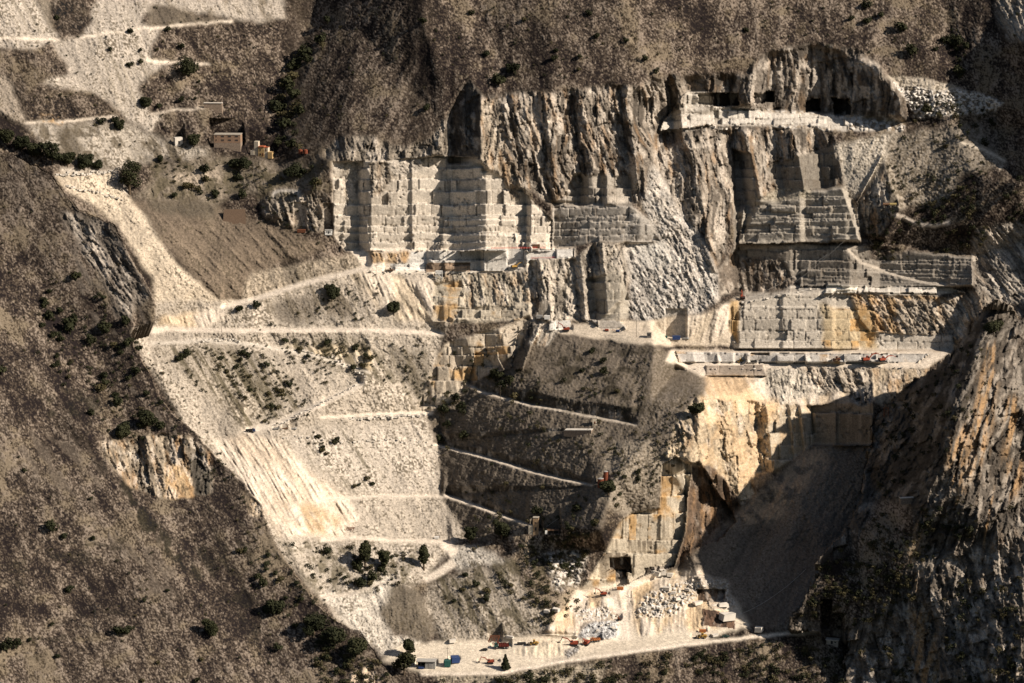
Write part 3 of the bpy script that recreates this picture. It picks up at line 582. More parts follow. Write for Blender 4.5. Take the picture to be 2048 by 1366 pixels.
region('rock_cliff', [(1436,540),(1470,494),(1560,500),(1590,560),(1570,582),(1440,590)], 5, 1, s=44, w=18, amp=2.5, tone=(.25,.205,.16), ochre=.2)
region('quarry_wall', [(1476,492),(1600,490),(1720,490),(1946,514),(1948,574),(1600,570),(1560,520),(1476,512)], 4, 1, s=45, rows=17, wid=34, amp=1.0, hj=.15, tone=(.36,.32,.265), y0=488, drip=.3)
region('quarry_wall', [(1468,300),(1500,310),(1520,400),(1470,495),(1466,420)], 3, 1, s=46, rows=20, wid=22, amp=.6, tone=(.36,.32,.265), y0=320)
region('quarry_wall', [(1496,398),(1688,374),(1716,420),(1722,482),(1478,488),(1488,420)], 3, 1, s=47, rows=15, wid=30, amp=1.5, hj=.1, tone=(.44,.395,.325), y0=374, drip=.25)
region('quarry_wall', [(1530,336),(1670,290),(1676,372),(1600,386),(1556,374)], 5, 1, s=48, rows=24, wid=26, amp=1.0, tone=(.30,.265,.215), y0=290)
region('white_scree', [(1520,398),(1560,374),(1600,376),(1640,394),(1560,404)], 6, 2, s=49, tone=(.42,.37,.28))
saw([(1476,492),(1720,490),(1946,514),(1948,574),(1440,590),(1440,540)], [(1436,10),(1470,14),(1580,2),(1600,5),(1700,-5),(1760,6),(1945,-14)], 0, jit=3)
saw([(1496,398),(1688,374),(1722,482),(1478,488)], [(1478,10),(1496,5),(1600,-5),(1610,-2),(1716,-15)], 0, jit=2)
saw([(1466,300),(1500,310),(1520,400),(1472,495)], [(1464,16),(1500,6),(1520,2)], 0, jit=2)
for i, yy in enumerate((402, 416, 432, 446, 460)):     # steps of the dark wall: each course is set back from the one below
    shift([(1488 - i*2,yy,-1.6),(1712 + i*2,yy - 6,-1.6),(1722,484,-1.6),(1478,488,-1.6)], jit=1.5)
for yy in (520, 540, 558):
    shift([(1600,yy,-1.8),(1944,yy + 10,-1.8),(1948,574,-1.8),(1600,572,-1.8)], jit=1.5)
for yy, dy in ((612,-1.2),(636,-1.2),(662,-1.2),(680,-1.2)):
    shift([(1466,yy,dy),(1700,yy + 2,dy),(1720,697,dy),(1466,697,dy)], jit=1)
# lower bench walls
region('quarry_road', [(1340,700),(1906,702),(1850,738),(1640,738),(1400,752),(1330,722)], 4, 1, s=50, tone=(.58,.50,.40))
region('quarry_wall', [(1352,703),(1535,706),(1700,707),(1860,708),(1835,724),(1700,728),(1530,727),(1358,724)], 1, 0, s=51, rows=40, wid=30, amp=2.0, tone=(.56,.52,.46), y0=690, drip=.05, ochre=.12)
shift([(1352,703,-5),(1860,707,-5),(1835,725,-4),(1358,725,-4)], jit=0)
saw([(1352,703),(1535,706),(1860,708),(1835,724),(1358,724)], [(1350,0),(1388,-3),(1391,1),(1410,4),(1436,-2),(1440,3),(1468,-1),(1472,2),(1500,-2),(1520,2),(1560,-2),(1612,-4),(1620,0),(1700,-3),(1760,-5),(1770,2),(1850,4)], .25, 714, jit=0)
region('quarry_wall', [(1412,731),(1526,730),(1534,750),(1412,750)], 1, 0, s=52, rows=40, wid=40, amp=.6, tone=(.40,.33,.26), y0=715, drip=.1, ochre=.3)
shift([(1412,731,-3),(1526,730,-7),(1534,751,-6),(1412,751,-2)], jit=0)
shift([(1022,738,2),(1036,662,2),(1084,648,-11),(1062,690,-13),(1046,738,-10)], jit=4)
shift([(936,768,3),(950,706,4),(992,702,-9),(1008,740,-9)], jit=4)
# ---- the pit
region('spoil_bank', [(1412,752),(1530,752),(1540,790),(1520,840),(1450,830),(1410,790)], 6, 2, k=.5, s=53, tone=(.58,.42,.26))
region('rock_cliff', [(1528,740),(1600,735),(1640,760),(1650,790),(1600,815),(1560,840),(1535,800)], 5, 2, k=.3, s=54, w=9, amp=1.8, tone=(.63,.565,.46), ochre=.1, stain=.12)
region('rock_cliff', [(1598,735),(1745,737),(1742,770),(1700,790),(1640,780)], 4, 1, k=.55, s=55, w=15, amp=4, tone=(.50,.43,.34), ochre=.15, stain=.4, lh=2.5)
region('rock_cliff', [(1740,736),(1860,738),(1800,790),(1770,815),(1742,800)], 3, 1, k=0, s=56, w=30, amp=1.5, tone=(.60,.49,.35), ochre=.35, stain=.15)
region('spoil_bank', [(1560,806),(1690,782),(1720,790),(1625,812)], 4, 2, s=57, tone=(.52,.42,.3))
region('quarry_wall', [(1622,812),(1700,796),(1748,806),(1745,892),(1624,892)], 3, 1, s=58, rows=60, wid=70, amp=.5, tone=(.44,.35,.255), y0=800, drip=.5)
saw([(1622,812),(1748,800),(1745,892),(1624,892)], [(1620,6),(1745,-8)], 0, jit=1, soft=0)
region('rock_cliff', [(1690,790),(1745,765),(1745,805),(1720,812)], 4, 1, s=59, w=10, amp=4, tone=(.36,.33,.29), ochre=0)
PC = [(1396,790),(1450,800),(1560,806),(1624,812),(1626,888),(1560,940),(1500,952),(1510,990),(1480,1010),(1400,1010),(1376,1000),(1378,930),(1330,916),(1350,850)]
region('rock_cliff', PC, 5, 1, k=.12, s=60, w=30, amp=4.5, tone=(.62,.50,.345), ochre=.25, stain=.15, lh=2.4)
region('quarry_wall', [(1536,850),(1600,815),(1626,812),(1628,886),(1560,938),(1538,940)], 3, 1, k=0, s=61, rows=36, wid=22, amp=2.0, tone=(.62,.53,.40), y0=812, drip=.3)
saw(PC, [(1330,0),(1392,2),(1402,-3),(1430,2),(1438,5),(1466,-4),(1500,4),(1516,9),(1540,-5),(1580,2),(1586,-2),(1602,2),(1608,-3),(1626,6)], .1, 880, jit=4)
tint([(1450,800),(1560,812),(1540,846),(1500,850)], (.55,.37,.2), .7, 8, 2); tint([(1400,790),(1626,800),(1620,940),(1400,1010)], (.56,.40,.235), .6, 10, 3, (16,30), .45, s=2)
shift([(1370,930,4),(1400,925,10),(1440,990,12),(1475,1040,10),(1440,1080,8),(1372,1100,4)], jit=6)
region('rock_cliff', [(1372,935),(1420,930),(1480,990),(1490,1050),(1470,1085),(1350,1130),(1366,1060)], 6, 1, s=62, w=18, amp=4, tone=(.22,.15,.10), ochre=.3, white=.2)
GW = [(1160,1186),(1214,1099),(1240,1044),(1262,1027),(1321,1016),(1324,930),(1352,913),(1384,932),(1374,1000),(1370,1061),(1348,1134),(1290,1150),(1250,1170),(1172,1193)]
region('quarry_wall', GW, 3, 1, k=-.05, s=63, rows=42, wid=34, amp=.8, tone=(.60,.52,.395), y0=920, drip=.75, ochre=.2)
saw(GW, [(1160,0),(1372,10),(1386,-2)], 0, jit=1, soft=0)
region('rock_cliff', [(1219,1116),(1260,1114),(1264,1146),(1219,1138)], 2, 0, s=64, amp=.5, tone=(.16,.11,.075), ochre=0); shift([(1219,1116,9),(1260,1114,9),(1264,1146,9),(1219,1138,9)], jit=1)
region('rock_cliff', [(1231,1138),(1252,1140),(1258,1168),(1232,1174)], 2, 0, s=65, amp=.5, tone=(.16,.11,.075), ochre=0); shift([(1231,1138,9),(1252,1140,9),(1258,1168,7),(1232,1174,7)], jit=1)
region('rock_cliff', [(1290,1136),(1348,1130),(1346,1150),(1292,1150)], 2, 0, s=66, amp=2, w=8, tone=(.2,.16,.12), ochre=0)
region('grey_scree', [(1748,892),(1626,892),(1510,990),(1486,1012),(1440,1060),(1350,1140),(1300,1150),(1340,1150),(1390,1140),(1450,1190),(1480,1250),(1570,1262),(1700,1160),(1760,1000)], 4, 2, k=-.5, s=67, tone=(.27,.225,.175), st=.8, stone=.8, dark=-.1)  # pit scree coloured darker to deepen the shadow lying on it
tint([(1626,892),(1510,990),(1440,1060),(1560,1040),(1660,920)], (.50,.37,.24), .6, 10, 3, (20,20), .3)
# ---- quarry floor
region('quarry_road', [(1150,1180),(1300,1150),(1400,1140),(1470,1200),(1500,1250),(1400,1284),(1250,1304),(1130,1318),(1000,1346),(840,1346),(760,1320),(800,1290),(900,1282),(1100,1270)], 5, 2, s=68, tone=(.60,.52,.405))
region('spoil_bank', [(1240,1180),(1300,1152),(1400,1138),(1450,1180),(1420,1200),(1470,1250),(1400,1262),(1330,1264),(1280,1276),(1262,1240),(1240,1210)], 4, 2, s=69, tone=(.58,.44,.28))
shift([(1262,1200,-4),(1330,1160,-6),(1400,1150,-4),(1440,1230,-8),(1380,1264,0),(1280,1276,0)], soft=3)
region('block_rubble', [(1290,1190),(1340,1170),(1390,1160),(1400,1190),(1340,1232),(1272,1232)], 8, 2, s=70, size=6, amp=2.2, dirt=(.46,.36,.24))
region('block_rubble', [(1380,1150),(1455,1158),(1470,1212),(1430,1222),(1390,1180)], 5, 1, s=71, size=6, amp=2, dirt=(.40,.33,.25), tone=(.5,.45,.38))
region('rock_cliff', [(1394,1178),(1450,1180),(1448,1204),(1396,1204)], 2, 0, s=72, w=12, amp=1.5, tone=(.30,.20,.13), ochre=.1)
shift([(1394,1178,6),(1450,1178,6),(1446,1204,5),(1396,1204,5)], jit=2)
region('rock_cliff', [(1404,1218),(1470,1228),(1470,1258),(1404,1250)], 2, 0, s=73, w=20, amp=1, tone=(.26,.16,.11), ochre=.1)
region('spoil_bank', [(1090,1265),(1100,1244),(1160,1180),(1240,1190),(1240,1270),(1170,1270)], 4, 2, s=74, tone=(.58,.44,.29))
shift([(1080,1268,0),(1100,1244,-6),(1120,1242,-8),(1150,1262,-4),(1170,1271,0)], soft=2)
shift([(1150,1272,0),(1170,1245,-7),(1220,1238,-7),(1238,1262,-3),(1228,1276,0)], soft=2)
shift([(1165,1236,0),(1175,1200,-8),(1215,1195,-6),(1235,1232,0)], soft=3)
region('block_rubble', [(1158,1266),(1176,1246),(1214,1240),(1238,1244),(1240,1270),(1220,1278),(1150,1276)], 3, 1, s=75, size=4, amp=1.3, tone=(.50,.49,.47), dirt=(.20,.19,.18), fill=.8)
region('block_rubble', [(1150,1222),(1200,1212),(1236,1226),(1230,1240),(1160,1242)], 5, 1, s=76, size=4.5, amp=1.3, dirt=(.46,.38,.28), fill=.5)
region('spoil_bank', [(1020,1302),(1060,1284),(1110,1278),(1150,1284),(1140,1310),(1060,1318)], 4, 2, s=77, tone=(.59,.50,.37))
shift([(975,1296,0),(1040,1290,-3),(1110,1282,-6),(1140,1290,-4),(1130,1314,1),(1030,1318,1)], soft=2)
region('block_rubble', [(1126,1300),(1160,1288),(1158,1300),(1136,1320)], 3, 1, s=78, size=4, amp=1.2, tone=(.35,.33,.3), dirt=(.15,.13,.11))
band([(1222,1192),(1232,1215),(1246,1240),(1250,1280)], [22,18,20,34], s=79)
band([(1240,1184),(1290,1158),(1330,1148)], 12, s=80)
# slope below the boundary road, shrub ground at the right foot
region('mountain_slope', [(1000,1352),(1130,1326),(1250,1310),(1400,1290),(1560,1274),(1640,1270),(1700,1300),(1690,1430),(900,1430),(1180,1340)], 3, 1, fn=scrub, k=.1, s=10, light=1.15, dens=.05)
region('white_scree', [(870,1352),(1000,1350),(1130,1328),(1210,1330),(1190,1420),(880,1420)], 6, 2, s=11, k=0, tone=(.42,.36,.27), dark=.1)
band([(840,1348),(1000,1346),(1130,1322),(1250,1305),(1400,1286),(1560,1268),(1640,1264),(1700,1280)], 7, s=12)
# roads on the lit scree
roadcut([(440,620),(520,600),(600,574),(680,554),(745,538)], 10, 2, 20)
roadcut([(262,672),(330,664),(480,666),(600,664),(740,664),(890,672)], [14,10,9,8,8,8], 2, 20, tone=(.62,.54,.44))
roadcut([(300,690),(400,684),(500,690),(620,712),(740,748)], [6,5,5,5,5], 1, 20, tone=(.60,.54,.45))
roadcut([(486,868),(520,862),(560,852),(640,814),(730,770)], [10,13,13,13,10], 2, 20)
roadcut([(640,838),(700,834),(780,830),(866,830)], [5,5,6,8], 1, 15)
roadcut([(640,1004),(760,994),(890,996)], 5, 1, 15)
roadcut([(640,1084),(700,1078),(780,1084),(860,1086),(905,1090)], 7, 1, 15)
band([(885,1086),(908,1106),(906,1126),(880,1144),(850,1160)], [16,20,18,16,12], s=13)
roadcut([(640,1196),(700,1190),(800,1160)], 5, 1, 15)
# right hand slopes above the ridge
region('white_scree', [(1668,286),(1700,284),(1800,262),(1790,300),(1740,372),(1700,400),(1690,372),(1676,320)], 6, 2, k=-.5, s=14, tone=(.55,.49,.40), st=1.3)
shift([(1716,402,0),(1768,306,-1),(1806,420,-20),(1772,482,-18),(1722,470,0)], soft=2)
region('white_scree', [(1780,270),(1960,246),(1990,300),(2010,330),(1920,350),(1900,400),(1860,430),(1790,420),(1760,380)], 10, 3, k=-.3, s=15, tone=(.36,.31,.245), dark=.12)
region('block_rubble', [(1778,156),(1850,166),(1960,186),(2010,206),(1990,226),(1900,232),(1830,236),(1812,200)], 4, 1, s=16, size=7, amp=2, tone=(.56,.52,.46), dirt=(.22,.18,.13), fill=.75)
region('white_scree', [(1770,150),(1850,158),(1920,174),(1900,184),(1800,172)], 5, 1, s=17, tone=(.55,.48,.38))
region('mountain_slope', [(1800,420),(1900,400),(2048,340),(2120,340),(2120,480),(1950,470),(1860,500),(1740,520),(1720,470)], 10, 3, fn=scrub, k=-.8, s=12, light=1.2)
region('rock_cliff', [(1950,460),(2120,420),(2120,650),(2040,632),(1990,600),(1950,572),(1942,516)], 6, 2, k=.75, s=18, w=15, amp=4, tone=(.40,.355,.295), ochre=.1, stain=.4, lh=4)
region('rock_cliff', [(1900,588),(1960,580),(1990,604),(1950,640),(1930,650)], 6, 2, k=.6, s=19, w=12, amp=3, tone=(.44,.38,.30), ochre=.2)
region('rock_cliff', [(1990,0),(2120,-40),(2120,90),(2010,80)], 10, 3, k=.4, s=20, w=14, amp=4, tone=(.46,.40,.32), ochre=.05)
region('rock_cliff', [(1716,400),(1740,376),(1760,330),(1790,420),(1760,470),(1724,470)], 5, 2, s=21, w=16, amp=4, tone=(.30,.265,.215))
roadcut([(1690,494),(1720,526),(1790,552),(1850,568),(1900,576)], 5, 3, 10, tone=(.48,.42,.34))
band([(1916,282),(1970,300),(2010,322),(2000,340)], 6, tone=(.55,.48,.38)); band([(1780,424),(1830,446),(1870,452),(1900,444)], 8, tone=(.55,.48,.4))
# the right rock ridge
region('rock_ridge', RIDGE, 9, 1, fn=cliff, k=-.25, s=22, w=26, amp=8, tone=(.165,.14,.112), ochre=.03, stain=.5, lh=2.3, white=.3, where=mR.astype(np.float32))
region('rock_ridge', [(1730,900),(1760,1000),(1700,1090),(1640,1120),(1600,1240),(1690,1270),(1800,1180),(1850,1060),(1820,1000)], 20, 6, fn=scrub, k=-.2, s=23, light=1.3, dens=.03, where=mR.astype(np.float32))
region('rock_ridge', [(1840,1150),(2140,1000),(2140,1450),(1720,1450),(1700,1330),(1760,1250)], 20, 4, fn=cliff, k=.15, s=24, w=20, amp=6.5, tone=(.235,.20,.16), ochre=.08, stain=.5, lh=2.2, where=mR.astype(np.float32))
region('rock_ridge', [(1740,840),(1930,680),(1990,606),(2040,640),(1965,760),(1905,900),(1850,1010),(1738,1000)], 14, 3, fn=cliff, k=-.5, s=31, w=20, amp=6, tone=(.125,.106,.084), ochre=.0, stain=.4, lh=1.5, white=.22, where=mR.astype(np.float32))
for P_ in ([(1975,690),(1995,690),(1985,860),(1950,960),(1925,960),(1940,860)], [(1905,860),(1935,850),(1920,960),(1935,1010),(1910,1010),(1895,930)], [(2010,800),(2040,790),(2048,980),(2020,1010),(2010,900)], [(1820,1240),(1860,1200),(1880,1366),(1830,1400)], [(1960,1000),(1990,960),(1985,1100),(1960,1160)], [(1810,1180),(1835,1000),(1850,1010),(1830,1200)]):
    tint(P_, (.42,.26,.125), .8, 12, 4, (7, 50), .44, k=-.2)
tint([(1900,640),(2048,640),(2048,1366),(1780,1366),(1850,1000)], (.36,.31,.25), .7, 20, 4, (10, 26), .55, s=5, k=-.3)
# near hillside: brown scrub, two bare rock faces
NM = mN.astype(np.float32)
region('near_hillside', NEAR, 5, 1, fn=scrub, k=.5, s=25, light=1.12, rel=.55, where=NM)
DK = (.030,.027,.015)
tint([(228,950),(252,948),(305,1035),(410,1150),(400,1172),(285,1060)], DK, .8, 6, 2, (9,16), .38, s=1)
tint([(330,1050),(450,1110),(560,1250),(520,1290),(420,1180)], DK, .55, 12, 4, (20,30), .46, s=2, k=.6)
tint([(80,760),(200,800),(210,850),(90,840)], DK, .6, 12, 4, (20,14), .46, s=3)
tint([(0,840),(160,880),(280,1030),(380,1180),(300,1200),(140,1000),(0,930)], (.16,.13,.10), .6, 16, 5, (16,30), .48, s=4, k=.5)
tint([(400,1000),(520,1040),(620,1190),(560,1200),(440,1090)], DK, .5, 12, 4, (16,26), .5, s=5, k=.6)
tint([(0,1130),(240,1060),(260,1100),(0,1200)], DK, .45, 14, 4, (40,9), .48, s=6); tint([(0,1290),(330,1180),(340,1230),(0,1340)], DK, .4, 14, 4, (40,9), .5, s=7)
tint([(120,380),(240,450),(300,620),(330,830),(440,920),(380,900),(240,760),(150,560)], (.19,.16,.13), .6, 14, 4, (12,30), .52, s=8, k=.6)
region('near_hillside', [(118,420),(200,440),(228,450),(265,520),(300,590),(250,640),(220,590),(180,520)], 12, 3, fn=cliff, k=.6, s=26, w=14, amp=3, tone=(.29,.25,.205), ochre=.03, where=NM)
region('near_hillside', [(200,880),(260,880),(300,870),(380,870),(430,915),(420,985),(330,998),(260,975),(225,930)], 8, 1, fn=cliff, k=.1, s=27, w=16, amp=6, tone=(.40,.33,.24), ochre=.35, stain=.5, where=NM)
region('near_hillside', [(330,930),(385,930),(390,996),(330,998)], 6, 1, fn=cliff, k=.05, s=28, w=24, amp=2, tone=(.62,.44,.25), ochre=.5, stain=.2, where=NM)
region('near_hillside', [(385,900),(420,940),(420,985),(395,990),(378,940)], 4, 1, fn=cliff, s=29, w=10, amp=4, tone=(.16,.14,.11), ochre=.0, where=NM)
region('near_hillside', [(480,980),(524,1014),(526,1036),(500,1030)], 4, 1, fn=cliff, s=30, w=10, amp=2, tone=(.52,.41,.28), ochre=.2, where=NM)
region('near_hillside', [(700,1345),(740,1330),(760,1366),(760,1430),(690,1430)], 8, 1, fn=cliff, s=31, w=10, amp=3, tone=(.58,.46,.33), ochre=.3, where=NM)

# ------------------------------------------------------------------ build the ground meshes
YF = YB + DET
def pad(px, py, w, h=5.0):
    """a level shelf cut for whatever stands there"""
    wv, wu = window([(px - w/2 - 4, py - 60), (px + w/2 + 4, py + 1)], 1)
    i = int(np.searchsorted(U, px)); j = int(np.searchsorted(V, py)); y0 = float(np.min(YF[j - 1:j + 2, i - 2:i + 3]))
    t = py - GY[wv, wu]; x = np.abs(GX[wv, wu] - px)
    prof = y0 + np.where(t < 0, -60, 1.6*np.minimum(t, h) + .07*np.maximum(t - h, 0)) - 3.0*np.maximum(x - w/2, 0)
    YF[wv, wu] = np.where((t > -1) & (t < 60), np.maximum(YF[wv, wu], prof), YF[wv, wu])
PADS = [(978,1327,44,5),(1142,1292,40,5),(1172,1290,34,5),(1190,1283,26,5),(1062,1289,44,5),(1003,1296,40,6),(967,1302,16,3),(990,1285,26,4),(853,1334,44,7),(895,1331,14,5),(909,1323,22,5),(842,1338,14,3),(1204,1191,30,4),(1240,1180,18,3),(1402,1277,40,4),(1405,1265,18,3),(1450,1275,16,3),(1236,1240,16,4),
 (1128,662,34,4),(1222,662,50,4),(1084,637,30,4),(1352,678,40,5),(1332,676,8,3),(1297,674,10,3),(1483,598,18,4),(1032,535,34,4),(778,543,20,3),(878,556,20,4),(1480,725,22,3),(1510,726,24,3),(1736,722,30,4),(1768,722,30,4),(1672,722,32,3),(1066,496,44,4),(497,865,26,4),(552,859,12,3),(570,858,14,3),(586,856,14,3),
 (454,296,66,14),(525,311,56,12),(356,287,24,8),(422,216,48,5),(600,308,10,3),(611,308,10,3),(657,466,18,4),(600,464,24,4),(1072,1061,22,6),(1104,1068,30,6),(1200,971,14,5),(1211,957,10,4),(1188,846,10,3),(1778,412,34,3),(1664,1286,36,5),(1652,1258,12,3),(700,1062,24,3),(873,1077,12,3)]
for p_ in PADS: pad(*p_)
P3 = unproject(GX.ravel(), GY.ravel(), YF.ravel().astype(np.float64)).astype(np.float32)
def ground(px, py):
    i = int(np.clip(np.searchsorted(U, px), 1, NU - 1)); j = int(np.clip(np.searchsorted(V, py), 1, NV - 1))
    return P3[j*NU + i].astype(float)
def depth_at(px, py):
    return float(ground(px, py)[1])

def new_mat(name):
    m = bpy.data.materials.new(name); m.use_nodes = True
    b = m.node_tree.nodes['Principled BSDF']; b.inputs['Roughness'].default_value = .95
    b.inputs['Specular IOR Level'].default_value = .12
    return m, m.node_tree, b
gm, gt, gb = new_mat("ground_rock")
at = gt.nodes.new('ShaderNodeAttribute'); at.attribute_name = 'tone'
tc = gt.nodes.new('ShaderNodeTexCoord')
nz = gt.nodes.new('ShaderNodeTexNoise'); nz.inputs['Scale'].default_value = 1.1; nz.inputs['Detail'].default_value = 4; nz.inputs['Roughness'].default_value = .7
mr = gt.nodes.new('ShaderNodeMapRange'); mr.inputs['From Min'].default_value = .3; mr.inputs['From Max'].default_value = .7; mr.inputs['To Min'].default_value = .62; mr.inputs['To Max'].default_value = 1.38
mx = gt.nodes.new('ShaderNodeMix'); mx.data_type = 'RGBA'; mx.blend_type = 'MULTIPLY'; mx.inputs['Factor'].default_value = 1.0
gt.links.new(tc.outputs['Object'], nz.inputs['Vector']); gt.links.new(nz.outputs['Fac'], mr.inputs['Value'])
gt.links.new(at.outputs['Color'], mx.inputs['A']); gt.links.new(mr.outputs['Result'], mx.inputs['B']); gt.links.new(mx.outputs['Result'], gb.inputs['Base Color'])

lum = ALB.mean(-1, keepdims=True); ALB = np.clip(ALB*np.clip(lum/.46, .05, 1.3)**.30, .01, .85)
SURF = {0: 'mountain_slope', 1: 'scree_slope', 2: 'grey_scree_slope', 3: 'rock_face', 4: 'cut_quarry_wall', 5: 'quarry_road', 6: 'block_rubble', 7: 'spoil_bank', 8: 'near_hillside', 9: 'rock_ridge'}
jj, ii = np.mgrid[0:NV - 1, 0:NU - 1]
q = np.stack([jj*NU + ii, (jj + 1)*NU + ii, (jj + 1)*NU + ii + 1, jj*NU + ii + 1], -1)
def sheet(name, P, C, f, skirt=None):
    ids, inv = np.unique(f, return_inverse=True); inv = inv.reshape(-1, 4).astype(np.int64)
    co = P[ids]; cc = C[ids]
    if skirt is not None:                       # close the back of a separate hill: its rim runs back and down
        e = np.concatenate([inv[:, [k, (k + 1) % 4]] for k in range(4)]); key = np.sort(e, 1); kk = key[:, 0]*len(ids) + key[:, 1]
        _, first, cnt = np.unique(kk, return_index=True, return_counts=True); rim = e[first[cnt == 1]]
        rv = np.unique(rim); m = -np.ones(len(ids), np.int64); m[rv] = len(ids) + np.arange(len(rv))
        co = np.concatenate([co, co[rv] + np.array(skirt, np.float32)]); cc = np.concatenate([cc, cc[rv]])
        inv = np.concatenate([inv, np.stack([rim[:, 1], rim[:, 0], m[rim[:, 0]], m[rim[:, 1]]], -1)])
    me = bpy.data.meshes.new(name); me.vertices.add(len(co)); me.vertices.foreach_set('co', co.astype(np.float32).ravel())
    me.loops.add(inv.size); me.loops.foreach_set('vertex_index', inv.ravel().astype(np.int32))
    me.polygons.add(len(inv)); me.polygons.foreach_set('loop_start', np.arange(0, inv.size, 4, dtype=np.int32)); me.update(calc_edges=True)
    t_ = me.attributes.new('tone', 'FLOAT_COLOR', 'POINT'); c4 = np.ones((len(co), 4), np.float32); c4[:, :3] = cc; t_.data.foreach_set('color', c4.ravel())
    me.materials.append(gm); o = bpy.data.objects.new(name, me); COL.objects.link(o); o['kind'] = 'structure'
mNq = mN[:-1, :-1]; mRq = mR[:-1, :-1]; A3 = ALB.reshape(-1, 3)
# the mountain goes on behind the near hillside and behind the rock ridge
hid = mN | mR
hd, hc = scrub(GX, GY, k=.3, s=2)
grow = box(hid.astype(np.float32), 2) > .02
YM = np.where(hid, box(box(Y0, 2), 2) + hd, YF); PM = unproject(GX.ravel(), GY.ravel(), YM.ravel().astype(np.float64)).astype(np.float32)
AM = np.where(hid[..., None], hc, ALB).reshape(-1, 3)
KM = np.where(hid, 0, KID)[:-1, :-1]
for kid, name in SURF.items():
    f = q[KM == kid]
    if len(f) and kid < 8: sheet(name, PM, AM, f)
sheet('near_hillside', P3, A3, q[mN[:-1, :-1] & mN[1:, :-1] & mN[:-1, 1:] & mN[1:, 1:]], (-8.0, 30.0, -16.0))
sheet('rock_ridge', P3, A3, q[mR[:-1, :-1] & mR[1:, :-1] & mR[:-1, 1:] & mR[1:, 1:]], (3.0, 25.0, -12.0))

# unseen slope under and behind the camera, added to block low sky light
ox, oy = np.meshgrid(np.linspace(-4200, 2600, 90), np.linspace(-1902, -4200, 50)); oz = 598.3 + np.clip(-1904 - oy, 0, None)*.62 + 60*(fbm(ox/300 + 5, oy/300 + 5, 4, 4) - .5)*np.clip((-1920 - oy)/200, 0, 1)
ov = np.stack([ox, oy, oz], -1).reshape(-1, 3); on = 90
of = [(j*on + i, j*on + i + 1, (j + 1)*on + i + 1, (j + 1)*on + i) for j in range(49) for i in range(on - 1)]
om = bpy.data.meshes.new('added_hillside'); om.from_pydata(ov.tolist(), [], of); hm, ht, hb = new_mat('brown_scrub'); hb.inputs['Base Color'].default_value = (.085, .066, .048, 1)
om.materials.append(hm); oo = bpy.data.objects.new('added_hillside', om); COL.objects.link(oo); oo['kind'] = 'structure'
# ------------------------------------------------------------------ things: helpers
rng = random.Random(11)
MATS = {}
def mat(name, rgb, rough=.8, metal=0.0, var=.25, scale=2.0, rust=None):
    """painted or weathered surface: base colour broken up by two scales of noise"""
    if name in MATS: return MATS[name]
    m, t, b = new_mat(name); b.inputs['Roughness'].default_value = rough; b.inputs['Metallic'].default_value = metal
    tc = t.nodes.new('ShaderNodeTexCoord'); n = t.nodes.new('ShaderNodeTexNoise'); n.inputs['Scale'].default_value = scale; n.inputs['Detail'].default_value = 5
    r = t.nodes.new('ShaderNodeValToRGB'); e = r.color_ramp.elements
    e[0].position = .3; e[1].position = .72
    e[0].color = tuple(c*(1 - var) for c in rgb) + (1,); e[1].color = tuple(min(1, c*(1 + var)) for c in rgb) + (1,)
    if rust: x = r.color_ramp.elements.new(.36); x.color = tuple(rgb) + (1,); e[0].color = tuple(rust) + (1,)
    t.links.new(tc.outputs['Object'], n.inputs['Vector']); t.links.new(n.outputs['Fac'], r.inputs['Fac']); t.links.new(r.outputs['Color'], b.inputs['Base Color'])
    MATS[name] = m; return m
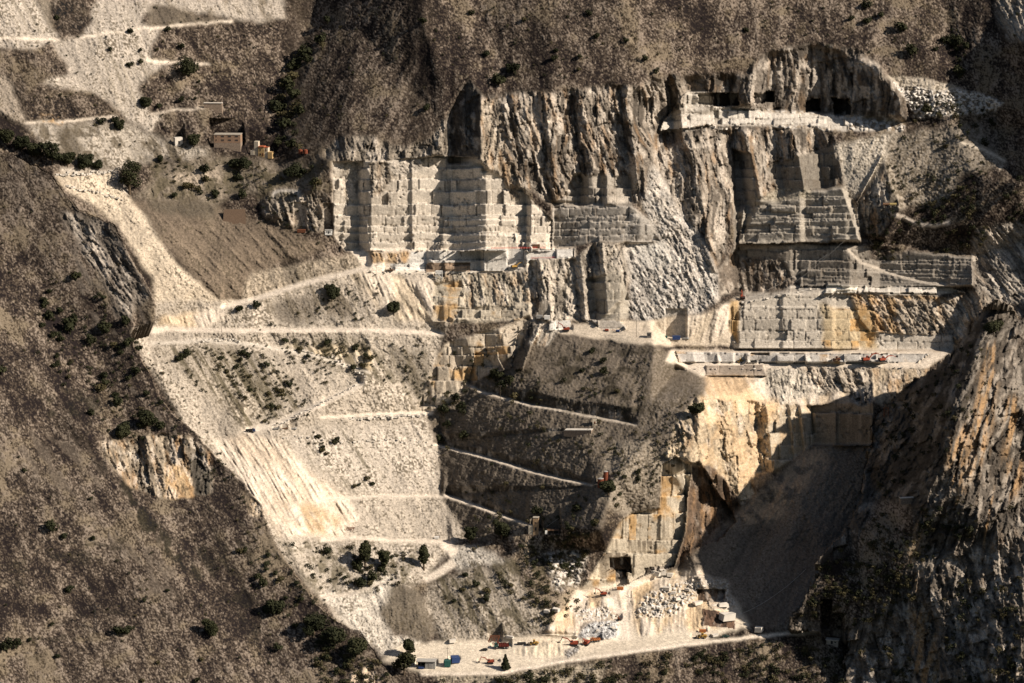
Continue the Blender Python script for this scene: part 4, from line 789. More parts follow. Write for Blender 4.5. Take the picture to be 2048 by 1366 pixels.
class MB:
    def __init__(s): s.v = []; s.f = []
    def add(s, vs, fs):
        o = len(s.v); s.v += [tuple(v) for v in vs]; s.f += [tuple(i + o for i in f) for f in fs]; return s
    def box(s, x0, x1, y0, y1, z0, z1, tx=0.0, ty=0.0):
        """box; tx, ty narrow its top"""
        return s.add([(x0,y0,z0),(x1,y0,z0),(x1,y1,z0),(x0,y1,z0),(x0 + tx,y0 + ty,z1),(x1 - tx,y0 + ty,z1),(x1 - tx,y1 - ty,z1),(x0 + tx,y1 - ty,z1)],
                     [(0,3,2,1),(4,5,6,7),(0,1,5,4),(1,2,6,5),(2,3,7,6),(3,0,4,7)])
    def prism(s, prof, y0, y1):
        """side profile (x, z) swept across y"""
        n = len(prof)
        return s.add([(x, y0, z) for x, z in prof] + [(x, y1, z) for x, z in prof], [tuple(range(n))[::-1], tuple(range(n, 2*n))] + [(i, (i + 1) % n, (i + 1) % n + n, i + n) for i in range(n)])
    def cyl(s, c, r, a, axis='z', n=12, r2=None):
        """cylinder of length a along an axis from the point c"""
        r2 = r if r2 is None else r2; vs = []
        for q, (k, rr) in enumerate(((0, r), (a, r2))):
            for i in range(n):
                p, w_ = rr*math.cos(2*math.pi*i/n), rr*math.sin(2*math.pi*i/n)
                d = {'z': (p, w_, k), 'y': (p, k, w_), 'x': (k, p, w_)}[axis]; vs.append((c[0] + d[0], c[1] + d[1], c[2] + d[2]))
        return s.add(vs, [tuple(range(n))[::-1], tuple(range(n, 2*n))] + [(i, (i + 1) % n, (i + 1) % n + n, i + n) for i in range(n)])
    def bar(s, a, b, r, r2=None, n=6):
        a = Vector(a); b = Vector(b); d = (b - a).normalized(); u = d.orthogonal().normalized(); v = d.cross(u); r2 = r if r2 is None else r2
        vs = [tuple(p + (u*math.cos(2*math.pi*i/n) + v*math.sin(2*math.pi*i/n))*rr) for p, rr in ((a, r), (b, r2)) for i in range(n)]
        return s.add(vs, [tuple(range(n))[::-1], tuple(range(n, 2*n))] + [(i, (i + 1) % n, (i + 1) % n + n, i + n) for i in range(n)])
    def build(s, name, m, parent=None, label=None):
        me = bpy.data.meshes.new(name); me.from_pydata(s.v, [], s.f); me.materials.append(m); me.update()
        o = bpy.data.objects.new(name, me); COL.objects.link(o)
        if parent: o.parent = parent
        if label: o['label'] = label
        return o
def tag(o, label, cat, group=None):
    o['label'] = label; o['category'] = cat
    if group: o['group'] = group
    return o
def thing(name, label, cat, px, py, rot=0, group=None, dz=0.0, dy=0.0):
    o = bpy.data.objects.new(name, None); COL.objects.link(o)
    g = ground(px, py) if not dy else unproject(px, py, ground(px, py)[1] + dy)
    o.location = (g[0], g[1], g[2] + dz); o.rotation_euler = (0, 0, math.radians(rot)); return tag(o, label, cat, group)
def copy_tree(o, parent=None):
    c = o.copy(); COL.objects.link(c)
    if parent: c.parent = parent
    for ch in list(o.children): copy_tree(ch, c)
    return c

# ------------------------------------------------------------------ vegetation
def leaf_mat(name, dark, light):
    m, t, b = new_mat(name); b.inputs['Roughness'].default_value = .8
    oi = t.nodes.new('ShaderNodeObjectInfo'); tc = t.nodes.new('ShaderNodeTexCoord'); n = t.nodes.new('ShaderNodeTexNoise'); n.inputs['Scale'].default_value = 1.3; n.inputs['Detail'].default_value = 3
    ad = t.nodes.new('ShaderNodeMath'); ad.operation = 'MULTIPLY_ADD'; ad.inputs[1].default_value = .45; ad.use_clamp = True
    sb = t.nodes.new('ShaderNodeMath'); sb.operation = 'SUBTRACT'; sb.inputs[1].default_value = .22
    mxx = t.nodes.new('ShaderNodeMix'); mxx.data_type = 'RGBA'; mxx.inputs['A'].default_value = dark + (1,); mxx.inputs['B'].default_value = light + (1,)
    t.links.new(tc.outputs['Object'], n.inputs['Vector']); t.links.new(oi.outputs['Random'], ad.inputs[0]); t.links.new(n.outputs['Fac'], sb.inputs[0]); t.links.new(sb.outputs[0], ad.inputs[2])
    t.links.new(ad.outputs[0], mxx.inputs['Factor']); t.links.new(mxx.outputs['Result'], b.inputs['Base Color']); return m
LEAF = leaf_mat('evergreen_leaves', (.014, .017, .008), (.042, .043, .019))
DRY = leaf_mat('dry_scrub_leaves', (.040, .036, .018), (.095, .078, .036))
BARK = mat('bark', (.10, .075, .05))
def leaves(lobes, n, size, seed):
    """leaf sprays spread through a few lobes (centre, radii)"""
    r = random.Random(seed); m = MB(); tot = sum(l[1][0]*l[1][2] for l in lobes)
    for c, rad in lobes:
        for _ in range(max(6, int(n*rad[0]*rad[2]/tot))):
            while True:
                p = Vector((r.uniform(-1, 1), r.uniform(-1, 1), r.uniform(-1, 1)))
                if .25 < p.length < 1: break
            if r.random() < .55: p = p.normalized()*r.uniform(.75, 1.08)
            q = Vector((c[0] + p.x*rad[0], c[1] + p.y*rad[1], c[2] + p.z*rad[2]))
            nn = (p + Vector((r.uniform(-.8, .8), r.uniform(-.8, .8), r.uniform(-.4, 1)))).normalized(); u = nn.orthogonal().normalized(); v = nn.cross(u); a = r.uniform(0, 6.28)
            u, v = u*math.cos(a) + v*math.sin(a), v*math.cos(a) - u*math.sin(a); k = size*r.uniform(.6, 1.5); l = k*r.uniform(.5, .9)
            m.add([q - u*k, q - v*l, q + u*k, q + v*l], [(0, 1, 2, 3)])
    return m
def lobes_round(r, k, flat=.8):
    L = [((0, 0, .55), (.62, .62, .5*flat + .1))]
    for i in range(k):
        a = r.uniform(0, 6.28); d = r.uniform(.3, .6); s = r.uniform(.3, .52)
        L.append(((d*math.cos(a), d*math.sin(a), r.uniform(.3, .95)*flat), (s, s, s*.85)))
    return L
def bush_mesh(name, seed, n, mm, flat=.8):
    r = random.Random(seed); m = leaves(lobes_round(r, 5, flat), n, .15, seed)
    m.bar((0, 0, -.5), (0, 0, .5), .06); me = bpy.data.meshes.new(name); me.from_pydata(m.v, [], m.f); me.materials.append(mm); return me
BUSH = [bush_mesh('shrub', s_, 260, LEAF, f_) for s_, f_ in ((1, .8), (2, .95), (3, .65), (4, 1.1))]
DBUSH = [bush_mesh('shrub', s_, 200, DRY, .6) for s_ in (7, 8)]
def tree(name, label, px, py, rad, hgt, kind='round', group=None, lm=None):
    t = thing(name, label, 'tree', px, py, rng.uniform(0, 360), group); r = random.Random(int(px*7 + py))
    tr = MB().bar((0, 0, -1.5), (0, 0, hgt*.55), .045*hgt, .02*hgt, 8)
    if kind == 'round':
        L = [((0, 0, hgt*.58), (rad*.7, rad*.7, hgt*.36))]
        for i in range(9):
            a = r.uniform(0, 6.28); d = rad*r.uniform(.35, .75); z = hgt*r.uniform(.3, .88); s = rad*r.uniform(.28, .46)
            L.append(((d*math.cos(a), d*math.sin(a), z), (s, s, s*.85))); tr.bar((0, 0, hgt*.3), (d*.8*math.cos(a), d*.8*math.sin(a), z), .016*hgt, .006*hgt, 5)
    else:
        L = []
        for i in range(13):
            z = .12 + .86*i/12; w_ = rad*(1.05 - z)*r.uniform(.8, 1.15)
            for q in range(3):
                a = q*2.1 + i*.9 + r.uniform(-.4, .4); L.append(((w_*.5*math.cos(a), w_*.5*math.sin(a), hgt*z), (w_*.6 + .15, w_*.6 + .15, hgt*.055)))
                if q == 0: tr.bar((0, 0, hgt*z*.9), (w_*.8*math.cos(a), w_*.8*math.sin(a), hgt*z), .01*hgt, .004*hgt, 5)
        tr.bar((0, 0, 0), (0, 0, hgt*.97), .03*hgt, .005*hgt, 8)
    leaves(L, 1700, .5 if hgt < 9 else .68, int(px + py)).build('crown', lm or LEAF, t); tr.build('trunk', BARK, t); return t
def shrub(px, py, r, label, group=None, dry=False, name='shrub', cat='shrub'):
    me = rng.choice(DBUSH if dry else BUSH); o = bpy.data.objects.new(name, me); COL.objects.link(o)
    R = r*M*1.22; g = ground(px, py + r*.6)
    g = unproject(px, py + r*.75, g[1] - R*.45); o.location = (g[0], g[1], g[2]); o.rotation_euler = (0, 0, rng.uniform(0, 6.28)); o.scale = (R*rng.uniform(.9, 1.15), R*rng.uniform(.9, 1.15), R*rng.uniform(.85, 1.15))
    return tag(o, label, cat, group)
# trees that stand out
T = tree
T('broad_tree', 'big dark evergreen tree beside the cream chute, tallest on the left slope', 258, 388, 10.5, 27)
T('broad_tree', 'dark tree with a yellowing branch at the end of the cream road', 168, 340, 6.5, 13)
T('broad_tree', 'dark round tree at the left end of the tree line above the near hillside', 70, 318, 7, 13)
T('broad_tree', 'wide dark tree second along the tree line above the near hillside', 104, 328, 8, 17)
T('broad_tree', 'low dark tree in the corner where the near hillside meets the left frame', 14, 290, 7, 13)
T('broad_tree', 'small dark tree at the foot of the white chute, right of the big evergreen', 320, 326, 2.6, 7)
T('broad_tree', 'dense dark tree left of the brick building', 387, 293, 5.5, 10)
T('broad_tree', 'broad dark clump of trees on the pale ledge above the white chute', 368, 148, 12, 11)
T('broad_tree', 'dark tree at the right edge of the white chute beside the ruined terrace', 290, 218, 5, 9)
T('broad_tree', 'dark spreading tree under the yellow house', 480, 338, 9, 9)
T('broad_tree', 'dark spreading tree on the bank left of the great block wall', 585, 358, 9, 10)
T('broad_tree', 'tall upright dark tree beside the curved white road', 846, 1140, 4.2, 19)
T('broad_tree', 'tall dark tree in the middle of the lower scree', 730, 1136, 6, 20)
T('broad_tree', 'slimmer dark tree right of the tall one on the lower scree', 768, 1138, 4.4, 14)
T('conifer_tree', 'lone conifer standing on the quarry floor right of the orange excavator', 1010, 1338, 3.4, 10, 'con')
T('broad_tree', 'dark tree in front of the workshop shed on the quarry floor', 808, 1348, 8, 16)
T('broad_tree', 'tall thin green tree behind the workshop shed', 818, 1312, 4.5, 13)
T('broad_tree', 'green tree beside the concrete tower', 1003, 1078, 7, 13)
T('broad_tree', 'dark tree at the foot of the dark spur by the curved road', 940, 1086, 5, 12)
T('broad_tree', 'leafy tree below the rusty silos on the spur edge', 1215, 990, 6.5, 11)
T('broad_tree', 'two-lobed dark tree above the ochre rock face on the near hillside', 292, 858, 6.5, 14)
T('broad_tree', 'dark tree left of the two-lobed one above the ochre rock face', 243, 884, 6, 13)
T('broad_tree', 'small green tree at the tip of the near hillside by the cream road', 270, 664, 4.2, 10)
T('broad_tree', 'dark green tree at the lower right edge of the near hillside', 548, 1226, 7, 9)
T('broad_tree', 'largest dark tree of the wood at the foot of the near hillside', 628, 1268, 9, 15)
T('broad_tree', 'dark tree right of the largest one in the wood below the near hillside', 668, 1296, 9, 13)
T('broad_tree', 'dark tree lowest in the wood at the foot of the near hillside', 712, 1312, 8, 13)
T('broad_tree', 'lone round tree on the bare lower near hillside', 420, 1274, 5, 11)
T('broad_tree', 'round bush-like tree on the lit scree under the bench with the brown loader', 787, 630, 6.5, 10)
T('broad_tree', 'dark tree above the haul road, left of the lit scree', 663, 600, 6, 12)
T('broad_tree', 'dark tree in the hollow right of the cliff of the dark spur', 1390, 830, 6, 9)
T('broad_tree', 'dark green tree on top of the right rock ridge', 1985, 668, 8, 10)
T('broad_tree', 'dark tree among the shrubs just right of the corner tree at the left frame', 42, 302, 6, 12)
T('broad_tree', 'lower dark tree between the wide one and the yellowing one in the tree line', 134, 332, 6, 11)
T('broad_tree', 'small dark tree at the right end of the tree line, near the cream road', 198, 338, 4, 8)
T('broad_tree', 'dark tree on the grey bank under the white chute, left of the pale road', 238, 258, 4.5, 7)
# notable shrubs
for a in ((100,1048,13,'round shrub with a long shadow high on the bare near hillside'),(128,1070,7,'small shrub just below the round one on the bare near hillside'),(235,1258,11,'left one of two touching shrubs low on the near hillside'),(256,1256,10,'right one of two touching shrubs low on the near hillside'),(14,1288,13,'dark shrub at the very left edge of the bare hillside'),(33,1284,11,'dark shrub second from the left edge of the bare hillside'),(140,1175,8,'dark shrub alone in the middle of the bare hillside'),(556,1292,8,'oval shrub among small ones on the lower near hillside'),
 (140,650,15,'wide shrub on the upper near hillside among dots of scrub'),(205,650,12,'dark shrub right of the wide one on the upper near hillside'),(98,580,7,'small dark shrub high on the near hillside'),(152,547,11,'ragged dark shrub highest on the near hillside'),(0,735,13,'shrub cut by the left edge of the picture'),
 (672,880,9,'oval shrub on the scree below the parked trucks'),(745,965,6,'lone round shrub on the bright lower scree'),(718,968,5,'tiny round shrub on the bright lower scree'),(480,614,10,'peaked shrub under the haul road on the lit scree'),(513,607,9,'rounder shrub right of the peaked one under the haul road'),
 (998,156,15,'dark shrub in the mountain hollow above the rock cliff'),(1030,130,16,'dark shrub up and right of the one in the hollow'),(1108,112,9,'round shrub alone on the upper mountain'),(1252,78,7,'small round shrub near the top of the mountain'),(1735,38,10,'round shrub left of a pair near the top right'),(1762,26,9,'round shrub upper one of a pair near the top right'),(1733,5,12,'shrub cut by the top edge on the right mountain'),(1800,50,13,'wide shrub on the right mountain below the pair'),(1852,215,10,'dark shrub on the block heap at upper right'),(852,212,10,'dark shrub on the slope left of the dark rock wedge'),(655,36,10,'dark shrub near the top of the central ridge'),(845,38,9,'round shrub on the central ridge crest'),(1825,98,14,'flat dark shrub above the block heap')):
    shrub(*a)
def inside(poly, n, rmin, rmax, spread=None, seed=0, power=2.0):
    r = random.Random(seed); xs = [p[0] for p in poly]; ys = [p[1] for p in poly]; out = []; tries = 0
    while len(out) < n and tries < n*60:
        tries += 1; x, y = r.uniform(min(xs), max(xs)), r.uniform(min(ys), max(ys))
        if not bool(inpoly(np.array([[x]]), np.array([[y]]), poly)[0, 0]): continue
        if spread is not None and float(fbm(np.array([[(x - spread[2]*y)/spread[0]]]), np.array([[y/spread[1]]]), seed, 3)[0, 0]) < spread[3]: continue
        out.append((x, y, rmin + (rmax - rmin)*r.random()**power))
    return out
REST = []
ZN = [  # zone, count, radii, clustering, dry share, label, group
 ([(100,560),(235,560),(300,660),(300,760),(370,870),(230,880),(150,800),(60,700)], 70, 5, 11, None, .1, 'small dark shrub, one of many dotting the upper right part of the near hillside', 'shrubs dotting the upper near hillside'),
 ([(470,1080),(560,1110),(640,1200),(740,1310),(680,1340),(600,1290),(530,1190)], 42, 4, 9, None, .1, 'small dark shrub at the lower right edge of the near hillside', 'shrubs along the lower edge of the near hillside'),
 ([(20,900),(400,1060),(540,1250),(500,1360),(20,1360)], 22, 3, 6, None, .2, 'little shrub scattered on the bare brown near hillside', 'scattered shrubs on the bare near hillside'),
 ([(330,700),(520,700),(600,760),(560,840),(500,866),(430,790)], 44, 4, 9, (26,160,.75,.48), .5, 'olive shrub in a downhill streak of scrub between the two lit haul roads', 'scrub streaks between the lit haul roads'),
 ([(560,675),(720,680),(760,720),(700,740),(600,710)], 18, 5, 10, None, .5, 'olive shrub on the bank just below the long level haul road', 'shrubs below the level haul road'),
 ([(560,860),(640,850),(760,960),(740,1000),(660,920)], 16, 3, 7, (20,120,.8,.45), .4, 'small shrub on the bright scree under the parked trucks', 'small shrubs on the bright scree'),
 ([(590,1100),(700,1090),(780,1120),(760,1180),(640,1170)], 14, 6, 13, None, .3, 'dark shrub on the broken ground around the trees of the lower scree', 'shrubs around the trees of the lower scree'),
 ([(880,1160),(960,1130),(1040,1150),(1000,1240),(900,1250)], 14, 4, 9, (22,120,.6,.45), .4, 'shrub on the pale slope right of the grey scree cone', 'shrubs right of the grey scree cone'),
 ([(860,790),(960,770),(940,880),(880,880)], 12, 7, 14, None, .2, 'dark shrub in the corner where the spur meets the lit block steps', 'shrubs at the corner of the spur'),
 ([(960,740),(1200,690),(1310,700),(1290,790),(1130,800),(1000,790)], 20, 5, 12, (60,40,-.4,.46), .3, 'dim shrub on the upper part of the dark spur', 'shrubs on the upper dark spur'),
 ([(1060,1020),(1200,990),(1180,1160),(1100,1120)], 16, 6, 12, None, .3, 'dark shrub on the rough ground right of the concrete tower', 'shrubs right of the concrete tower'),
 ([(1230,890),(1320,890),(1330,1000),(1230,1010)], 10, 4, 7, None, .3, 'small shrub on the pale rib above the streaked pit wall', 'shrubs above the streaked pit wall'),
 ([(550,180),(620,60),(650,80),(600,200),(600,300),(550,290)], 30, 9, 18, None, .2, 'dark shrub filling the mountain gully above the yellow house', 'shrubs in the mountain gully'),
 ([(900,10),(1900,0),(1880,110),(1400,130),(1250,160),(960,130)], 26, 4, 9, None, .3, 'small shrub scattered over the upper brown mountain', 'shrubs over the upper mountain'),
 ([(1880,40),(1950,100),(1960,200),(1900,150)], 14, 6, 13, None, .2, 'dark shrub in the gully at the upper right', 'shrubs in the upper right gully'),
 ([(100,30),(300,20),(420,130),(420,210),(300,240),(210,160),(200,60)], 26, 3, 8, None, .2, 'small dark shrub on the white and grey upper left slopes', 'shrubs on the upper left slopes'),
 ([(190,225),(250,240),(240,260),(170,255)], 6, 6, 11, None, .2, 'dark shrub along the pale road below the upper left bank', 'shrubs along the upper left road'),
 ([(300,330),(640,330),(650,390),(330,400)], 22, 5, 11, None, .3, 'dark shrub on the terraced ground below the brick building', 'shrubs below the brick building')]
for k, (poly, n, r0, r1, sp, dry, lab, grp) in enumerate(ZN):
    pts = sorted(inside(poly, n, r0, r1, sp, k), key=lambda q: -q[2]); cutn = int(len(pts)*.56)
    for (x, y, r_) in pts[:cutn]: shrub(x, y, r_, lab, grp, rng.random() < dry)
    REST += [(x, y, r_, dry) for (x, y, r_) in pts[cutn:]]
# the countless small shrubs left over: one mass
SV = []; SF = []; SM = []
base = [(np.array([v.co[:] for v in me.vertices]), [tuple(p.vertices) for p in me.polygons]) for me in (bush_mesh('shrub', 31, 80, LEAF, .8), bush_mesh('shrub', 32, 80, DRY, .7))]
STUFF = [([(1000,1352),(1250,1316),(1560,1282),(1690,1300),(1690,1400),(900,1400)], 330, 4, 10, (50,60,0,.42), .5), ([(870,1356),(1000,1356),(1120,1340),(1100,1400),(870,1400)], 50, 4, 10, None, .4),
 ([(1640,1130),(1760,1020),(1860,1060),(1850,1200),(1700,1260),(1600,1230)], 260, 3, 8, (50,60,0,.40), .6), ([(1760,820),(1960,660),(2010,700),(1900,900),(1760,1000)], 70, 4, 9, None, .3), ([(1850,1000),(2048,1000),(2048,1366),(1750,1366),(1700,1300)], 170, 3, 9, (60,60,0,.46), .5),
 ([(1720,440),(1950,360),(2048,350),(2048,470),(1900,500),(1760,520)], 130, 3, 9, (40,40,0,.45), .4), ([(1780,270),(1960,260),(2000,330),(1860,420),(1770,380)], 70, 3, 8, (40,40,0,.45), .4),
 ([(100,540),(300,660),(440,900),(530,1040),(640,1180),(740,1300),(560,1190),(380,900),(200,820),(60,640)], 190, 2, 5, None, .3), ([(330,690),(700,690),(620,830),(500,866),(400,780)], 280, 2, 5, (26,160,.75,.50), .6), ([(600,680),(880,690),(860,820),(760,760)], 90, 2, 5, (26,120,.6,.48), .5),
 ([(890,700),(1300,700),(1300,860),(1210,1040),(960,1060),(880,900)], 130, 3, 7, (50,50,-.4,.50), .4), ([(560,1080),(860,1100),(780,1180),(640,1180)], 80, 3, 7, (40,40,0,.45), .4), ([(940,1090),(1180,1060),(1160,1220),(1080,1250)], 150, 3, 8, (40,40,0,.45), .5), ([(1220,890),(1400,770),(1380,860),(1330,980),(1230,1030)], 70, 3, 6, None, .4),
 ([(0,400),(220,470),(420,900),(400,1060),(640,1300),(600,1366),(0,1366)], 140, 1.5, 3.5, None, .5), ([(620,0),(2048,0),(2048,140),(1500,100),(1000,180),(640,280)], 220, 1.5, 4.5, None, .4), ([(60,0),(560,0),(560,290),(300,300),(60,300)], 130, 1.5, 4, None, .4), ([(260,310),(650,320),(640,500),(440,420)], 120, 2, 5, None, .4), ([(440,700),(780,520),(740,640),(560,650)], 60, 2, 5, None, .4),
 ([(620,1270),(760,1320),(790,1366),(640,1366)], 60, 4, 9, None, .3), ([(1820,190),(2000,220),(1990,250),(1830,250)], 30, 4, 9, None, .3)]
off = 0
for k, (poly, n, r0, r1, sp, dry) in enumerate(STUFF):
    REST += [(x, y, r_, dry) for (x, y, r_) in inside(poly, n, r0, r1, sp, 40 + k, 1.5)]
for x, y, r_, dry in REST:
        d = 1 if rng.random() < dry else 0; bv, bf = base[d]; R = r_*M*1.2; g = ground(x, y + r_*.6); g = unproject(x, y + r_*.7, g[1] - R*.45); a = rng.uniform(0, 6.28); ca, sa = math.cos(a)*R, math.sin(a)*R
        SV.append(np.stack([bv[:, 0]*ca - bv[:, 1]*sa + g[0], bv[:, 0]*sa + bv[:, 1]*ca + g[1], bv[:, 2]*R*rng.uniform(.8, 1.2) + g[2] - R*.12], -1))
        SF += [tuple(i + off for i in f) for f in bf]; SM += [d]*len(bf); off += len(bv)
me = bpy.data.meshes.new('low_scrub'); me.from_pydata(np.concatenate(SV).tolist(), [], SF); me.materials.append(LEAF); me.materials.append(DRY); me.polygons.foreach_set('material_index', SM)
sc_ = bpy.data.objects.new('low_scrub', me); COL.objects.link(sc_); tag(sc_, 'low green and olive scrub scattered in patches over all the slopes', 'scrub'); sc_['kind'] = 'stuff'
# ------------------------------------------------------------------ machines
RED = mat('red_orange_paint', (.27, .062, .034), .5, var=.3, rust=(.16, .05, .025)); ORANGE = mat('orange_paint', (.36, .135, .05), .5, var=.3, rust=(.2, .08, .03)); YEL = mat('yellow_paint', (.40, .24, .06), .5, var=.3, rust=(.24, .13, .04))
RUST = mat('rusty_steel', (.16, .065, .035), .9, var=.4); DARK = mat('dark_steel', (.035, .033, .032), .6, var=.4); RUB = mat('rubber', (.022, .021, .02), .9); GLASS = mat('dark_glass', (.03, .035, .04), .15, var=.1)
BLUE = mat('blue_paint', (.035, .062, .16), .5, var=.3); GREEN = mat('green_paint', (.03, .10, .085), .5, var=.3); WHITE = mat('white_paint', (.72, .70, .65), .6, var=.12, rust=(.42, .36, .3)); GREY = mat('grey_paint', (.30, .29, .27), .7, var=.25); BROWN = mat('brown_panel', (.17, .10, .06), .8, var=.3)
CONC = mat('concrete', (.36, .32, .26), .95, var=.25, scale=.8); STONE = mat('cut_marble', (.62, .57, .49), .9, var=.16, scale=.6); TILE = mat('roof_tile', (.33, .10, .05), .9, var=.3); WOOD = mat('pole_wood', (.10, .08, .06), .9)
def excavator(label, px, py, rot, paint, boom=.9, stick=-1.0, L=1.0, group=None, swing=0.0, dark=None):
    """tracked excavator about 10 m long facing +X; boom and stick angles in radians"""
    t = thing('excavator', label, 'excavator', px, py, rot, group); t.scale = (L, L, L); t['group'] = 'excavators at work in the quarry'
    for sy in (-1.25, 1.25):
        k = MB().prism([(-2.1, .25), (-1.8, 0), (1.8, 0), (2.1, .25), (2.1, .62), (1.8, .88), (-1.8, .88), (-2.1, .62)], sy - .3, sy + .3); k.build('track', DARK, t)
    b = MB().box(-1.0, 1.0, -.95, .95, .45, 1.05).cyl((0, 0, .9), .8, .35, 'z', 14)
    b.prism([(-2.5, 1.2), (1.5, 1.2), (1.5, 1.75), (.2, 2.15), (-2.3, 2.25), (-2.7, 1.9)], -1.35, 1.35).box(-2.3, -.9, -1.1, -.1, 2.2, 2.5, .1, .1); b.build('body', paint, t)
    MB().box(-2.75, -2.05, -1.3, 1.3, 1.25, 2.3, .08, .08).build('counterweight', DARK, t)
    c = MB().prism([(.1, 1.7), (1.55, 1.7), (1.6, 2.2), (1.25, 3.05), (.15, 3.1)], .3, 1.3).build('cab', paint, t)
    MB().prism([(.3, 2.25), (1.53, 2.25), (1.22, 2.95), (.3, 2.95)], .27, 1.33).build('window', GLASS, c)
    p0 = Vector((1.1, -.3, 1.8)); p1 = p0 + Vector((math.cos(boom)*2.7, 0, math.sin(boom)*2.7)); b2 = boom - .55; p2 = p1 + Vector((math.cos(b2)*2.6, 0, math.sin(b2)*2.6))
    p3 = p2 + Vector((math.cos(stick)*2.9, 0, math.sin(stick)*2.9))
    bo = MB().bar(p0, p1, .30, .36, 4).bar(p1, p2, .36, .24, 4).build('boom', paint, t); MB().bar((1.5, -.3, 1.5), p1 - Vector((.2, 0, .3)), .12, .1, 6).build('hydraulic_ram', DARK, bo)
    MB().bar(p2 + (p2 - p3)*.15, p3, .26, .18, 4).build('stick', dark or paint, t)
    d = (p3 - p2).normalized(); n = Vector((d.z, 0, -d.x)); q = [p3 + n*.2, p3 + d*.9 + n*.15, p3 + d*1.15 - n*.5, p3 + d*.7 - n*1.1, p3 - n*.35]
    MB().prism([(v.x, v.z) for v in q], -.85, .25).build('bucket', DARK, t); return t
def wheel(t, x, y, r, w_=.5, m=None):
    k = MB().cyl((x, y - w_/2, r), r, w_, 'y', 14).build('wheel', RUB, t); MB().cyl((x, y - w_/2 - .03, r), r*.5, w_ + .06, 'y', 10).build('rim', m or GREY, k)
def loader(label, px, py, rot, paint, L=1.0, lift=.1, group=None):
    t = thing('wheel_loader', label, 'loader', px, py, rot); t.scale = (L, L, L); t['group'] = 'wheel loaders in the quarry'
    for x in (-1.7, 1.5):
        for y in (-1.05, 1.05): wheel(t, x, y, .85, .6, paint)
    MB().prism([(-3.1, .9), (-.2, .9), (-.2, 1.9), (-1.2, 2.05), (-2.9, 1.85), (-3.2, 1.4)], -.95, .95).box(-.3, 2.0, -.6, .6, .75, 1.5).cyl((-2.0, .5, 1.9), .1, .9, 'z', 8).build('body', paint, t)
    c = MB().box(-1.1, .4, -.75, .75, 1.8, 2.05).box(-1.0, .3, -.7, .7, 2.95, 3.25, -.05, -.05)
    for x in (-.98, .18):
        for y in (-.68, .56): c.box(x, x + .12, y, y + .12, 2.0, 3.0)
    c = c.build('cab', paint, t); MB().box(-.93, .23, -.62, .62, 2.06, 2.94).build('window', GLASS, c)
    a = MB()
    for y in (-.55, .55): a.bar((.9, y, 1.6), (3.0, y, .75 + lift*2), .16, .14, 4)
    a.build('lift_arm', paint, t); z = .45 + lift*2
    MB().prism([(2.9, z - .35), (4.3, z - .45), (4.3, z - .35), (3.3, z - .15), (3.1, z + .35), (3.35, z + .8), (2.95, z + .75)], -1.45, 1.45).build('bucket', DARK, t); return t
def dump_truck(label, px, py, rot, paint, bed, L=1.0, tail=None, cabm=None, group='dump trucks in the quarry'):
    t = thing('dump_truck', label, 'dump truck', px, py, rot, group); t.scale = (L, L, L)
    for x in (-2.8, -1.4, 2.7):
        for y in (-1.0, 1.0): wheel(t, x, y, .7, .5)
    MB().box(-3.6, 3.6, -.55, .55, .75, 1.15).build('chassis', DARK, t)
    c = MB().prism([(2.0, 1.1), (4.0, 1.1), (4.1, 1.8), (3.7, 2.9), (2.1, 2.95)], -1.15, 1.15).box(3.9, 4.2, -1.1, 1.1, .7, 1.15).build('cab', cabm or paint, t)
    MB().prism([(2.4, 1.95), (4.03, 1.95), (3.7, 2.75), (2.4, 2.75)], -1.18, 1.18).build('window', GLASS, c)
    b = MB().prism([(-3.9, 1.5), (-3.5, 1.2), (1.6, 1.2), (1.8, 1.5), (1.9, 3.0), (2.6, 3.2), (1.5, 3.2), (1.45, 1.55), (-3.6, 1.6)], -1.3, 1.3)
    for y in (-1.3, 1.16): b.prism([(-3.9, 1.45), (1.8, 1.45), (1.85, 2.75), (-3.9, 2.45)], y, y + .14)
    for x in (-2.8, -1.4, 0): b.box(x, x + .18, -1.4, 1.4, 1.3, 2.5)
    b = b.build('dump_bed', bed, t)
    if tail: MB().box(-4.05, -3.9, -1.3, 1.3, 1.4, 2.6).build('tailgate', tail, b)
    return t
def car(label, px, py, rot, paint, pick=False, name='car', cat='car'):
    t = thing('pickup_truck' if pick else 'parked_car', label, 'pickup' if pick else 'car', px, py, rot); g = .62
    pr = [(-2.4, .45), (2.35, .45), (2.45, .8), (2.2, 1.05), (1.2, 1.15), (.6, 1.75), (-.7, 1.78), (-.85, 1.1), (-2.4, 1.08)] if pick else [(-2.3, .45), (2.3, .45), (2.4, .75), (2.1, 1.0), (1.1, 1.1), (.4, 1.62), (-1.5, 1.65), (-2.25, 1.1)]
    b = MB().prism(pr, -.9, .9).build('body', paint, t)
    for x in (-1.4, 1.45):
        for y in (-.82, .82): wheel(t, x, y, .36, .24)
    MB().prism([(1.0, 1.16), (.45, 1.55), (-1.3 if not pick else -.6, 1.58), (-1.7 if not pick else -.65, 1.16)], -.92, .92).build('window', GLASS, t); return t
